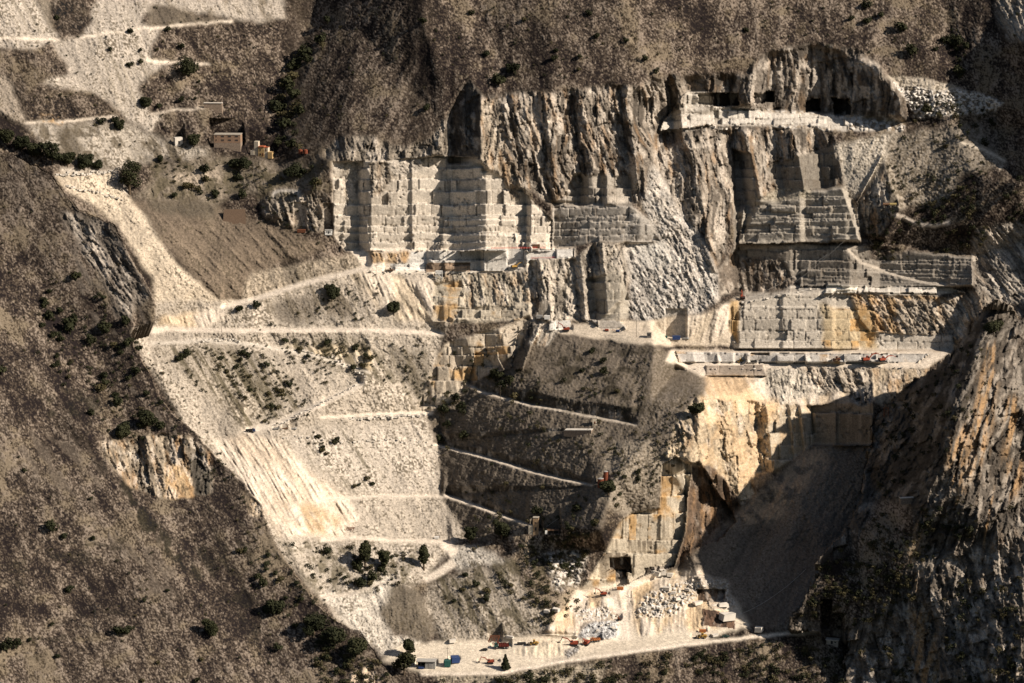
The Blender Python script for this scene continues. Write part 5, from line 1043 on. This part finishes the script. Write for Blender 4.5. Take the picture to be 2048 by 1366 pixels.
def container(label, px, py, rot, paint, lx=6.0, ly=2.4, h=2.6, name='shipping_container', cat='container', L=1.0):
    t = thing(name, label, cat, px, py, rot); t.scale = (L, L, L)
    m = MB().box(-lx/2, lx/2, -ly/2, ly/2, .1, h)
    n = int(lx/.5)
    for i in range(n): m.box(-lx/2 + (i + .2)*lx/n, -lx/2 + (i + .6)*lx/n, -ly/2 - .05, ly/2 + .05, .25, h - .15)
    m.box(-lx/2 - .06, lx/2 + .06, -ly/2 - .08, ly/2 + .08, h - .12, h + .03).build('body', paint, t)
    d = MB().box(lx/2, lx/2 + .08, -ly/2 + .1, -.05, .2, h - .2).build('door', paint, t); MB().bar((lx/2 + .12, -.6, .3), (lx/2 + .12, -.6, h - .3), .04).build('lock_rod', GREY, d)
    MB().box(lx/2, lx/2 + .08, .05, ly/2 - .1, .2, h - .2).build('door', paint, t); return t
excavator('red orange excavator on the quarry floor with its arm lowered to the left', 980, 1326, 180, RED, .75, -1.25, 1.05)
excavator('red excavator with a long dark arm raised to the left before the grey rubble pile', 1146, 1291, 176, RED, .75, -1.05, 1.3, dark=DARK)
excavator('red excavator facing the camera, right of the one with the dark arm', 1172, 1289, 250, RED, 1.0, -1.35, 1.15)
excavator('bright red excavator working at the foot of the streaked pit wall', 1206, 1190, 180, RED, .95, -1.5, 1.0)
excavator('red excavator on the platform above the dark spur in front of a white block', 1130, 661, 180, RED, 1.05, -1.4, 1.15)
excavator('yellow excavator bent over the end of the white block bench', 1029, 536, 20, YEL, .75, -1.1, 1.0)
excavator('left of two big red excavators on the long lower bench', 1733, 722, 18, RED, .85, -.45, 1.35)
excavator('right of two big red excavators on the long lower bench', 1765, 722, 25, RED, .55, -.35, 1.25)
excavator('orange excavator standing in the shade at the corner of the orange wall', 1484, 597, 100, RED, 1.1, -1.2, 1.0)
excavator('rusty brown excavator beside the crossroad in the quarry floor', 1237, 1239, 120, RUST, .9, -1.2, .7)
loader('yellow wheel loader beside the dark trailer on the quarry floor', 1066, 1288, 180, YEL, 1.1)
loader('brown wheel loader before the white blocks on the high bench', 778, 542, 180, BROWN, .9)
loader('yellow wheel loader parked on the long bench under the grey walls', 1480, 725, 200, YEL, .9)
loader('dark brown wheel loader midway along the long bench', 1672, 721, 180, RUST, 1.05)
loader('long yellow loader parked by the road at the foot of the dark pit', 1402, 1276, 185, YEL, 1.15)
dump_truck('dark red dump truck with a green tail parked on the quarry floor', 1004, 1295, 180, RED, mat('dark_red_paint', (.13, .03, .022), .6, var=.35), 1.25, GREEN, GREEN)
dump_truck('orange dump truck in front of the grey rubble pile', 1190, 1282, 190, ORANGE, ORANGE, .85)
dump_truck('blue dump truck on the turning place above the cream slope', 500, 864, 0, BLUE, DARK, .85, cabm=BLUE)
for x, c_, l_ in ((551, GREY, 'small grey truck, first of three parked above the bright scree'), (569, BROWN, 'brown truck, middle of three parked above the bright scree'), (587, WHITE, 'white truck, last of three parked above the bright scree')):
    dump_truck(l_, x, 858, 10, c_, c_ if c_ is not WHITE else GREY, .5)
dump_truck('white cab truck next to the blue container on the platform road', 1370, 678, 0, WHITE, GREY, .6)
dump_truck('dark truck on the long bench right of the yellow loader', 1507, 725, 0, DARK, DARK, .6); dump_truck('low grey truck on the long bench before the dark stone wall', 1526, 726, 0, GREY, DARK, .55)
car('black car parked left of the dark red dump truck', 967, 1301, 185, mat('black_paint', (.012, .012, .013), .35)); car('dark green pickup on the road under the shaded pit slope', 1450, 1274, 180, mat('dark_green_paint', (.03, .06, .05), .4), True)
container('blue shipping container on the quarry floor', 909, 1322, 100, BLUE, 6, 5.2, 3.6); container('green cubic container left of the blue one on the quarry floor', 894, 1331, 90, GREEN, 4.2, 4, 3.9)
container('low bright blue skip beside the workshop shed', 842, 1337, 0, BLUE, 3.6, 2, 1.1, 'skip', 'skip'); container('orange skip at the foot of the streaked pit wall', 1240, 1179, 0, ORANGE, 4.4, 2.2, 1.7, 'skip', 'skip'); container('orange skip behind the long yellow loader', 1405, 1264, 0, ORANGE, 4.4, 2.2, 1.7, 'skip', 'skip')
container('blue container on the platform above the pit road', 1352, 678, 0, BLUE, 5.6, 2.4, 2.8); container('small green tank on the platform, left of the blue container', 1332, 675, 0, GREEN, 1.7, 1.6, 1.6, 'water_tank', 'tank')
container('grey site cabin above the dark rock gap, left one of two', 1078, 636, 0, GREY, 4.5, 2.4, 2.4, 'site_cabin', 'cabin'); container('white site cabin above the dark rock gap, right one of two', 1093, 637, 0, WHITE, 4, 2.4, 2.6, 'site_cabin', 'cabin')
container('brown container half hidden under the rough cliff left of the block wall', 602, 464, 0, RUST, 6, 2.4, 2.3); container('rusty brown container on the high bench below the tall narrow slots', 1072, 495, 0, BROWN, 5.5, 2.4, 2.6)
container('dark trailer standing left of the yellow loader on the quarry floor', 1043, 1288, 8, DARK, 5.5, 2.2, 1.6, 'trailer', 'trailer')
for x, z, l_ in ((1048, 1.1, 'low dark crate left of the rusty container on the high bench'), (1057, 1.6, 'green crate touching the rusty container on the high bench')): container(l_, x, 496, 0, DARK if z < 1.3 else GREEN, 3, 2, z, 'crate', 'crate')
def drill(label, px, py, m2):
    t = thing('drill_rig', label, 'drill rig', px, py, 170)
    for y in (-.7, .7): MB().prism([(-1.6, .2), (-1.3, 0), (1.3, 0), (1.6, .2), (1.3, .6), (-1.3, .6)], y - .2, y + .2).build('track', DARK, t)
    MB().box(-1.5, 1.2, -.8, .8, .55, 1.6, .1, .1).build('body', m2, t); MB().bar((1.2, 0, .8), (3.6, 0, 1.7), .16, .12, 4).bar((3.3, 0, .3), (4.0, 0, 2.6), .1, .1, 4).build('mast', RED, t)
drill('red drill rig by the grey blocks on the upper platform', 1212, 661, RED); drill('blue and red drill rig right of the red one on the upper platform', 1234, 663, BLUE)
# rusty hopper, white gantry, rusty frame, steel frame
def frame(name, label, cat, px, py, w_, d_, h_, m_, r=.22, lean=0.0, deck=False):
    t = thing(name, label, cat, px, py, 0)
    for sx in (-1, 1):
        for sy in (-1, 1): MB().bar((sx*w_/2 - lean, sy*d_/2, -.5), (sx*w_/2, sy*d_/2, h_), r, r, 4).build('leg', m_, t)
    b = MB()
    for sy in (-1, 1): b.bar((-w_/2, sy*d_/2, h_), (w_/2, sy*d_/2, h_), r, r, 4).bar((-w_/2 - lean, sy*d_/2, 0), (w_/2, sy*d_/2, h_), r*.6, r*.6, 4).bar((w_/2 - lean, sy*d_/2, 0), (-w_/2, sy*d_/2, h_), r*.6, r*.6, 4)
    for sx in (-1, 1): b.bar((sx*w_/2, -d_/2, h_), (sx*w_/2, d_/2, h_), r, r, 4)
    b.build('brace', m_, t)
    if deck: MB().box(-w_/2, w_/2, -d_/2, d_/2, h_*.62, h_*.95).build('deck', m_, t)
    return t
frame('loading_hopper', 'rusty slanted loading frame behind the dark red dump truck', 'hopper', 990, 1284, 6, 3, 4.2, RUST, .28, 2.0, False)
frame('loading_gantry', 'white steel loading gantry standing below the high bench', 'gantry', 878, 556, 4.6, 2.5, 5.5, WHITE, .26, 0, True)
frame('steel_tower', 'dark steel frame tower at the gap between quarry bench and rock ridge', 'steel frame', 1772, 832, 3.2, 3, 6, RUST, .2)
frame('rusty_screen', 'rusty screening frame on the edge of the ochre mound', 'screen', 700, 1061, 5, 2, 2.2, RUST, .2, 1.2)
container('small white box beside the road at the top of the curve', 873, 1077, 0, WHITE, 3.2, 1.6, 1.4, 'white_box', 'box')
# ------------------------------------------------------------------ buildings
def windowed(parent, m, wins, y, mw=None):
    """openings with a frame and a dark pane, set a little proud of the wall plane y"""
    for x0, x1, z0, z1 in wins:
        f = MB().box(x0 - .1, x1 + .1, y - .10, y - .003, z0 - .12, z0).box(x0 - .1, x1 + .1, y - .10, y - .003, z1, z1 + .1).box(x0 - .1, x0, y - .10, y - .003, z0, z1).box(x1, x1 + .1, y - .10, y - .003, z0, z1).build('window', mw or m, parent)
        MB().box(x0, x1, y - .04, y - .006, z0, z1).build('pane', GLASS, f)
BRICK = mat('brown_brick', (.25, .165, .11), .95, var=.3, scale=1.2, rust=(.17, .10, .07)); STBASE = mat('stone_base', (.26, .20, .15), .95, var=.35, scale=1.5)
t = thing('brick_building', 'long two storey brown brick building standing on the upper left slope', 'building', 454, 294, -3)
MB().box(-10, 10, -.5, 9, -3, 3.6).build('base', STBASE, t); MB().box(-10, 10, -.49, 9, 3.604, 9.6).build('wall', BRICK, t); MB().box(-10.2, 10.2, -.7, 9.2, 9.604, 9.95).build('roof', CONC, t)
windowed(t, BRICK, [(x, x + (2.2 if x > -8 else .7), z, z + 1.0) for z in (8.0, 5.2) for x in (-8.6, -4.6, 0.7, 6.0)], -.5)
YH = mat('yellow_plaster', (.50, .34, .16), .9, var=.15); PALE = mat('pale_plaster', (.54, .47, .36), .9, var=.12)
t = thing('yellow_house', 'small yellow house with red roofs and a pale square tower', 'house', 525, 310, -12)
MB().box(-3, 1.6, -3, 2, -2, 6.4).build('wall', YH, t); MB().prism([(-3.3, 6.4), (1.9, 6.4), (1.4, 7.1), (-2.8, 7.1)], -3.3, 2.2).build('roof', TILE, t)
MB().box(1.604, 4.6, -2.6, 2, -2, 6.2).build('wall', PALE, t, 'pale right wing of the house'); MB().box(1.61, 4.7, -2.75, 2.1, 6.204, 6.45).build('roof', TILE, t)
MB().box(-6.2, -3.004, -2.4, 1.6, -2, 10.6).build('tower', PALE, t); MB().box(-9, -6.204, -3.2, 1.6, -2, 3.6).build('wall', PALE, t, 'low pale annex left of the tower'); MB().box(4.604, 8, -3.2, 1, -2, 3.0).build('wall', YH, t, 'low yellow annex')
windowed(t, YH, [(-1.6, -.8, 3.8, 5.4), (2.6, 3.5, 3.4, 5.2), (-1.7, -.6, .3, 1.8)], -3.0); MB().box(.2, 1.2, -3.12, -3.003, 0, 2.1).build('door', RUST, t)
t = thing('ruined_hut', 'ruined white stone hut with one bright wall left of the brick building', 'ruin', 356, 286, 25); MB().box(-3, 3, -2, 2, -2, 4.6, .1, .1).build('wall', STONE, t); MB().box(-.5, .6, -2.1, -2.003, 0, 2).build('door_opening', DARK, t)
t = thing('retaining_wall', 'grey dry stone terrace wall right of the white chute', 'wall', 425, 217, -4); MB().box(-7, 7, -.5, 3.5, -3, 4.6, .2, .3).build('wall', STBASE, t); MB().box(-7.2, 7.2, -.6, 3.2, 4.604, 4.95).build('coping', STONE, t)
for i, (x, l_) in enumerate(((600, 'left one of two round rusty red tanks by the gully'), (611, 'right one of two round rusty red tanks by the gully'))):
    t = thing('rusty_tank', l_, 'tank', x, 308, 0); MB().cyl((0, 0, .6), 1.6, 2.8, 'z', 16).cyl((0, 0, 3.4), 1.6, .5, 'z', 16, .4).build('body', mat('red_oxide', (.18, .055, .03), .8, var=.3), t)
    for a in (0, 2.1, 4.2): MB().bar((math.cos(a), math.sin(a), -.8), (math.cos(a), math.sin(a), .7), .12).build('leg', RUST, t)
t = thing('white_hut', 'tiny white hut at the foot of the block wall on its left side', 'hut', 657, 466, 0); MB().box(-2.6, 2.6, -1.5, 1.5, -1, 2.6).build('wall', WHITE, t); MB().box(-2.8, 2.8, -1.7, 1.7, 2.604, 2.85).build('roof', GREY, t); windowed(t, WHITE, [(-1.6, -.7, .9, 1.9), (.8, 1.6, .9, 1.9)], -1.5); MB().box(-.35, .45, -1.58, -1.503, 0, 2).build('door', GLASS, t)
t = thing('tiled_ramp', 'sloping brown stepped stone ramp on the bank left of the rough cliff', 'ramp', 468, 446, 8); r_ = MB()
for i in range(12): r_.box(-8.5 + i*.12, 8.5 - (.1 if i % 2 else 0), -1 + i*.55, -.4 + i*.55, -3, .2 + i*.85)
r_.build('steps', mat('brown_stone', (.155, .108, .075), .95, var=.3), t)
SHAD = mat('tower_plaster', (.36, .25, .15), .9, var=.2)
t = thing('concrete_tower', 'narrow square ochre tower at the foot of the dark spur', 'tower', 1072, 1060, -8); MB().box(-1.9, 1.9, -1.8, 1.8, -3, 9.0).build('wall', SHAD, t); MB().box(-2.05, 2.05, -1.95, 1.95, 9.004, 9.3).build('roof', CONC, t); MB().box(-5, -1.904, -1.6, 1.6, -3, 3.4).build('wall', PALE, t, 'pale low annex of the tower'); windowed(t, SHAD, [(-.5, .5, 5.0, 6.2)], -1.8); MB().box(-.5, .6, -1.9, -1.803, .2, 2.4).build('door', GLASS, t)
t = thing('open_shed', 'small dark open shed with a white panel right of the ochre tower', 'shed', 1106, 1068, 5)
for x in (-3.6, 0, 3.6):
    for y in (-1.6, 1.6): MB().bar((x, y, -1.5), (x, y, 3.1), .16).build('post', WOOD, t)
MB().box(-4, 4, -2, 2, 3.1, 3.4).build('roof', BROWN, t); MB().box(-3.5, 3.5, 1.3, 1.5, -1, 3).build('back_wall', DARK, t); MB().box(-5.6, -4.1, -2, -1.8, .6, 3.4).build('white_panel', WHITE, t)
t = thing('workshop_shed', 'workshop shed with a flat pale roof and open dark bay on the quarry floor', 'shed', 854, 1333, -6); GAL = mat('galvanised_sheet', (.34, .33, .30), .5, var=.25)
MB().box(-1.0, 5.6, -2.6, 3, -1, 4.0).build('wall', GAL, t); MB().prism([(-7.0, 4.25), (6.0, 4.5), (6.0, 4.8), (-7.0, 4.55)], -3.2, 3.6).build('roof', mat('roof_sheet', (.40, .38, .34), .6, var=.2), t); MB().box(-6.6, -1.004, 2.6, 3, -1, 4.0).build('back_wall', DARK, t)
for x in (-6.6, -3.8): MB().bar((x, -2.8, -1), (x, -2.8, 4.3), .14).build('post', DARK, t)
MB().box(1.2, 3.6, -2.72, -2.603, 0, 3.2).build('door', GREY, t)
OX = mat('red_oxide', (.2, .05, .03), .8)
for x, y, r0, h0, l_ in ((1200, 971, 2.1, 5.2, 'dark red silo at the tip of the dark spur, front one'), (1211, 957, 1.6, 5.4, 'dark red silo behind the front one at the tip of the dark spur')):
    t = thing('rusty_silo', l_, 'silo', x, y, 0); MB().cyl((0, 0, -1), r0, h0 + 1, 'z', 16).build('body', OX, t); MB().cyl((0, 0, h0 + .003), r0 + .12, .4, 'z', 16, r0*.6).build('lid', GREY, t); MB().bar((r0, 0, 0), (r0, 0, h0 + .9), .1).build('ladder', RUST, t)
t = thing('pump_house', 'small pale concrete box beside the upper road of the dark spur', 'hut', 1188, 846, 0); MB().box(-1.5, 1.5, -1.2, 1.2, -1, 4.2).build('wall', PALE, t); MB().box(-1.65, 1.65, -1.35, 1.35, 4.204, 4.45).build('roof', CONC, t); MB().box(-.4, .5, -1.28, -1.203, 0, 2).build('door', RUST, t)
t = thing('control_cabin', 'dark concrete cabin on the crest of the dark spur', 'cabin', 1297, 674, 0); MB().box(-1.6, 1.6, -1.4, 1.4, -1, 3.4).build('wall', mat('dark_concrete', (.13, .12, .11), .9), t); MB().box(-1.8, 1.8, -1.6, 1.6, 3.404, 3.65).build('roof', CONC, t); MB().box(-.8, .7, -1.48, -1.403, 1.4, 2.4).build('window', GLASS, t)
t = thing('stone_ramp', 'pale stone loading ramp below the upper road of the dark spur', 'ramp', 1156, 864, -18); MB().prism([(-10, -3), (10, -3), (10, 2.6), (-9, 1.2), (-10, .4)], -2.5, 2).build('wall', STBASE, t); MB().prism([(-10, 1.05), (10, 2.604), (10, 3.0), (-9.4, 1.6)], -2.7, 2.2).build('coping', STONE, t)
for x, l_ in ((1771, 'dark end of a pair of cylindrical tanks by the steep scree'), (1786, 'yellowish tank, right one of a pair by the steep scree')):
    t = thing('fuel_tank', l_, 'tank', x, 411, 0); MB().cyl((-2.5, 0, 1.5), 1.0, 5, 'x', 16).build('body', BROWN if x < 1780 else mat('dull_yellow', (.34, .26, .11), .8), t)
    for d_ in (-1.6, 1.6): MB().box(d_ - .2, d_ + .2, -.8, .8, -1, .7).build('cradle', CONC, t)
t = thing('flat_hut', 'grey flat roofed hut among shrubs at the foot of the right rock ridge', 'hut', 1664, 1286, -15); MB().box(-4, 4, -2, 2, -2, 2.6).build('wall', CONC, t); MB().box(-4.5, 4.5, -2.5, 2.5, 2.604, 2.95).build('roof', STONE, t); MB().box(-1, .4, -2.1, -2.003, 0, 2.1).build('door', DARK, t); windowed(t, CONC, [(1.4, 2.6, .9, 1.8)], -2.0)
t = thing('site_lamp_mast', 'dark mast with a box where the boundary road meets the rock ridge', 'mast', 1642, 1268, 0); MB().bar((0, 0, -1), (0, 0, 6), .16, .1).build('pole', DARK, t); MB().box(-1.1, 1.1, -.5, .5, 3.2, 4.6).build('cabinet', DARK, t)
t = thing('retaining_wall', 'pale slab wall on a ledge halfway up the right rock ridge', 'wall', 1822, 998, 12); MB().box(-8, 8, -.5, 1.5, -3, 1.2).build('wall', STBASE, t); MB().box(-8.2, 8.2, -.7, 1.6, 1.204, 1.6).build('coping', STONE, t)
# safety fences along bench edges
def fence(label, a, b):
    t = thing('safety_fence', label, 'fence', a[0], a[1], 0); A = Vector(unproject(a[0], a[1], ground(a[0], a[1] + 2)[1] - .6)); B = Vector(unproject(b[0], b[1], ground(b[0], b[1] + 2)[1] - .6)); t.location = A; d = B - A; n = int(d.length/2.2)
    for i in range(n + 1): MB().bar(d*(i/n) + Vector((0, 0, -.6)), d*(i/n) + Vector((0, 0, 1.35)), .09, .09, 4).build('post', WHITE, t)
    r_ = MB()
    for z in (.35, .75, 1.2): r_.bar(Vector((0, 0, z)), d + Vector((0, 0, z)), .10, .10, 4)
    r_.build('rail', mat('fence_red', (.42, .05, .035), .7), t)
fence('red and white safety fence along the top of the long white blocks', (982, 498), (1092, 497)); fence('red safety fence on the lower step above the lit cliff', (1062, 518), (1146, 516))
# poles, pylons, cables
def pole(label, px, py, h_, arm=True, r=.16):
    t = thing('utility_pole', label, 'pole', px, py, 0); MB().bar((0, 0, -1.5), (0, 0, h_), r, r*.7).build('post', WOOD, t)
    if arm:
        c = MB().box(-1.1, 1.1, -.1, .1, h_ - .9, h_ - .7).build('crossarm', WOOD, t)
        for x in (-.9, 0, .9): MB().cyl((x, 0, h_ - .7), .08, .3, 'z', 6).build('insulator', GREY, c)
    return t
for a in ((730,770,13,'pole at the end of the middle haul road'),(1272,674,15,'tall pole on the platform above the dark spur'),(1192,842,14,'pole beside the pale concrete box on the dark spur'),(953,1000,12,'pole on the lowest road of the dark spur'),(443,664,8,'short pole on the long level haul road'),(672,560,9,'pole where the haul road climbs to the high bench'),(751,550,8,'pole at the left end of the high bench'),(999,800,11,'pole above the first bend of the spur road'),(1277,735,14,'pole on the right flank of the dark spur'),(835,1168,9,'pole at the end of the curved white road'),(1190,960,11,'thin pole just left of the dark red silos'),(200,905,12,'left of two poles above the ochre rock face'),(176,898,12,'pole farthest left above the bare near hillside'),(1556,590,8,'pole on top of the grey end of the orange wall'),(1735,25,8,'thin pole high on the right mountain'),(895,1320,9,'pole behind the blue container on the quarry floor'),(1262,1196,5,'short thick post on the crossroad of the quarry floor')):
    pole(a[3], a[0], a[1], a[2]) if a[2] > 5 else pole(a[3], a[0], a[1], 5, False, .35)
def pylon(label, px, py, h_):
    t = thing('lattice_pylon', label, 'pylon', px, py, 20); c = [(-1, -1), (1, -1), (1, 1), (-1, 1)]; m = MB()
    for x, y in c: MB().bar((x, y, -2), (x*.25, y*.25, h_), .1, .07, 4).build('leg', DARK, t)
    for k in range(9):
        s0 = 1 - .75*k/9; s1 = 1 - .75*(k + 1)/9; z0 = h_*k/9; z1 = h_*(k + 1)/9
        for q in range(4): a = c[q]; b = c[(q + 1) % 4]; m.bar((a[0]*s0, a[1]*s0, z0), (b[0]*s1, b[1]*s1, z1), .05, .05, 4)
    m.build('lattice', DARK, t); MB().box(-3, 3, -.15, .15, h_ - 1.6, h_ - 1.35).build('crossarm', DARK, t)
pylon('thin steel lattice pylon low on the bare near hillside', 190, 1262, 17); pylon('thin steel lattice pylon right of two poles above the ochre rock face', 209, 938, 15)
def cable(label, a, b, sag=.03, r=.07, za=0, zb=0, m_=None, ya=0, yb=0):
    A = Vector(unproject(a[0], a[1], ground(a[0], a[1])[1] - 1.5 + ya)); B = Vector(unproject(b[0], b[1], ground(b[0], b[1])[1] - 1.5 + yb)); A.z += za; B.z += zb; m = MB(); L = (B - A).length; p = A
    for i in range(1, 17):
        k = i/16; q = A.lerp(B, k) - Vector((0, 0, 4*sag*L*k*(1 - k))); m.bar(p, q, r, r, 4); p = q
    tag(m.build('steel_cable', m_ or GREY), label, 'cable')
PC_ = mat('pale_cable', (.5, .47, .42), .6)
cable('pale cable rising from the pit floor across the shaded scree to the rock ridge', (1476, 1230), (1612, 1138), .05, .10, m_=PC_, ya=-4); cable('cable climbing from the open shed to the dark red silos', (1092, 1054), (1212, 950), .04, .10, m_=PC_)
cable('cable over the gully right of the yellow house', (556, 284), (606, 270), .02, .08, 0, 0, PC_); cable('upper one of two dark cables crossing the shaded walls', (1560, 585), (1690, 480), .03, .06, ya=-8); cable('lower one of two dark cables crossing the shaded walls', (1500, 596), (1660, 505), .03, .06, ya=-8)
cable('steel guy line beside the pair of tanks', (1776, 404), (1792, 372), 0, .06)
# ------------------------------------------------------------------ marble blocks
def block_mesh(seed):
    r = random.Random(seed); bm = MB(); j = lambda a: a*r.uniform(.82, 1.12)
    v = [(sx*j(1), sy*j(.75), z*j(1.25) - .15) for z in (0, 1) for sx, sy in ((-1, -1), (1, -1), (1, 1), (-1, 1))]
    bm.add(v, [(0, 3, 2, 1), (4, 5, 6, 7), (0, 1, 5, 4), (1, 2, 6, 5), (2, 3, 7, 6), (3, 0, 4, 7)]); me = bpy.data.meshes.new('marble_block'); me.from_pydata(bm.v, [], bm.f); me.materials.append(STONE)
    return me
BLK = [block_mesh(s_) for s_ in range(7)]
def block(px, py, s_, label, group=None):
    o = bpy.data.objects.new('marble_block', rng.choice(BLK)); COL.objects.link(o); g = ground(px, py); g = unproject(px, py, g[1] - s_*.5)
    o.location = g; o.scale = (s_*rng.uniform(.8, 1.4), s_*rng.uniform(.8, 1.2), s_*rng.uniform(.7, 1.15)); o.rotation_euler = (rng.uniform(-.08, .08), rng.uniform(-.08, .08), rng.uniform(-.6, .6)); return tag(o, label, 'stone block', group)
def row(pts, n, s0, s1, label, group, jit=2.5):
    L = [0]
    for a, b in zip(pts[:-1], pts[1:]): L.append(L[-1] + math.hypot(b[0] - a[0], b[1] - a[1]))
    for i in range(n):
        d = L[-1]*(i + rng.uniform(.1, .9))/n; x = np.interp(d, L, [p[0] for p in pts]); y = np.interp(d, L, [p[1] for p in pts]); block(x + rng.uniform(-1, 1), y + rng.uniform(-jit, jit), rng.uniform(s0, s1), label, group)
row([(112,350),(170,348),(232,344)], 26, .7, 1.3, 'white block in the row along the cream road beside the big evergreen', 'blocks edging the cream road', 4)
row([(130,374),(190,384),(246,400)], 16, .6, 1.1, 'white block in the line across the top of the cream chute', 'blocks across the cream chute')
row([(700,838),(780,834),(850,830)], 34, .6, 1.2, 'white block in the parapet of the short road above the dark valley', 'blocks lining the short road', 3)
row([(560,848),(640,808),(715,770)], 24, .5, .9, 'small white block in the parapet of the middle haul road', 'blocks lining the middle haul road', 1.5)
row([(560,872),(680,886),(780,880),(870,890)], 30, .5, 1.0, 'white block in the loose line across the bright scree below the parked trucks', 'blocks across the bright scree', 4)
row([(395,684),(440,680),(480,682)], 16, .6, 1.0, 'white block heaped by the level haul road near the near hillside', 'blocks heaped by the level haul road', 3)
row([(600,700),(660,716),(735,752)], 18, .6, 1.1, 'white block in the line along the sloping old road under the level haul road', 'blocks along the sloping old road', 4)
row([(1320,262),(1420,258),(1480,256)], 10, .7, 1.3, 'white block on the edge of the cave bench', 'blocks on the cave bench', 3)
row([(1480,606),(1520,600),(1640,576)], 12, .5, 1.0, 'white block on top of the grey part of the orange wall', 'blocks on the orange wall', 1)
row([(740,544),(860,548),(960,546)], 14, .4, .9, 'white block lying along the edge of the high bench', 'blocks on the high bench edge', 1)
row([(1360,738),(1560,738),(1740,736),(1840,736)], 22, .4, .9, 'white block lying along the edge of the long lower bench', 'blocks on the long bench edge', 1.5)
for a in ((1312,1150,2.2,'big dark ended block at the base of the pit wall'),(1326,1148,2.6,'white block right of the dark ended one at the base of the pit wall'),(1340,1152,2.0,'low white block at the end of the pit wall'),(1333,1180,2.4,'leaning white block in the middle of the rubble slope'),(1395,1208,2.4,'cube block left of the brown alcove'),(1446,1212,2.6,'grey block right of the brown alcove'),(1094,1224,2.0,'left big boulder under the rough ground by the tower'),(1112,1222,2.2,'right big boulder under the rough ground by the tower'),(1020,1276,1.8,'white boulder on the floor behind the yellow loader'),(1430,1272,1.6,'white block by the road right of the yellow loader'),(1518,1262,3.0,'pale block pile by the road under the shaded scree'),(905,1284,1.7,'white rectangular block at the foot of the pale scree'),(1455,1238,3.6,'large flat topped block over the dark cutting')): block(*a)
row([(1190,1262),(1215,1250),(1236,1256)], 10, .5, .9, 'grey stone on top of the grey rubble pile', 'stones on the grey rubble pile', 6)
row([(1280,1222),(1330,1205),(1380,1180)], 26, .7, 1.5, 'tumbled white block on the rubble slope of the quarry floor', 'blocks on the rubble slope', 14)
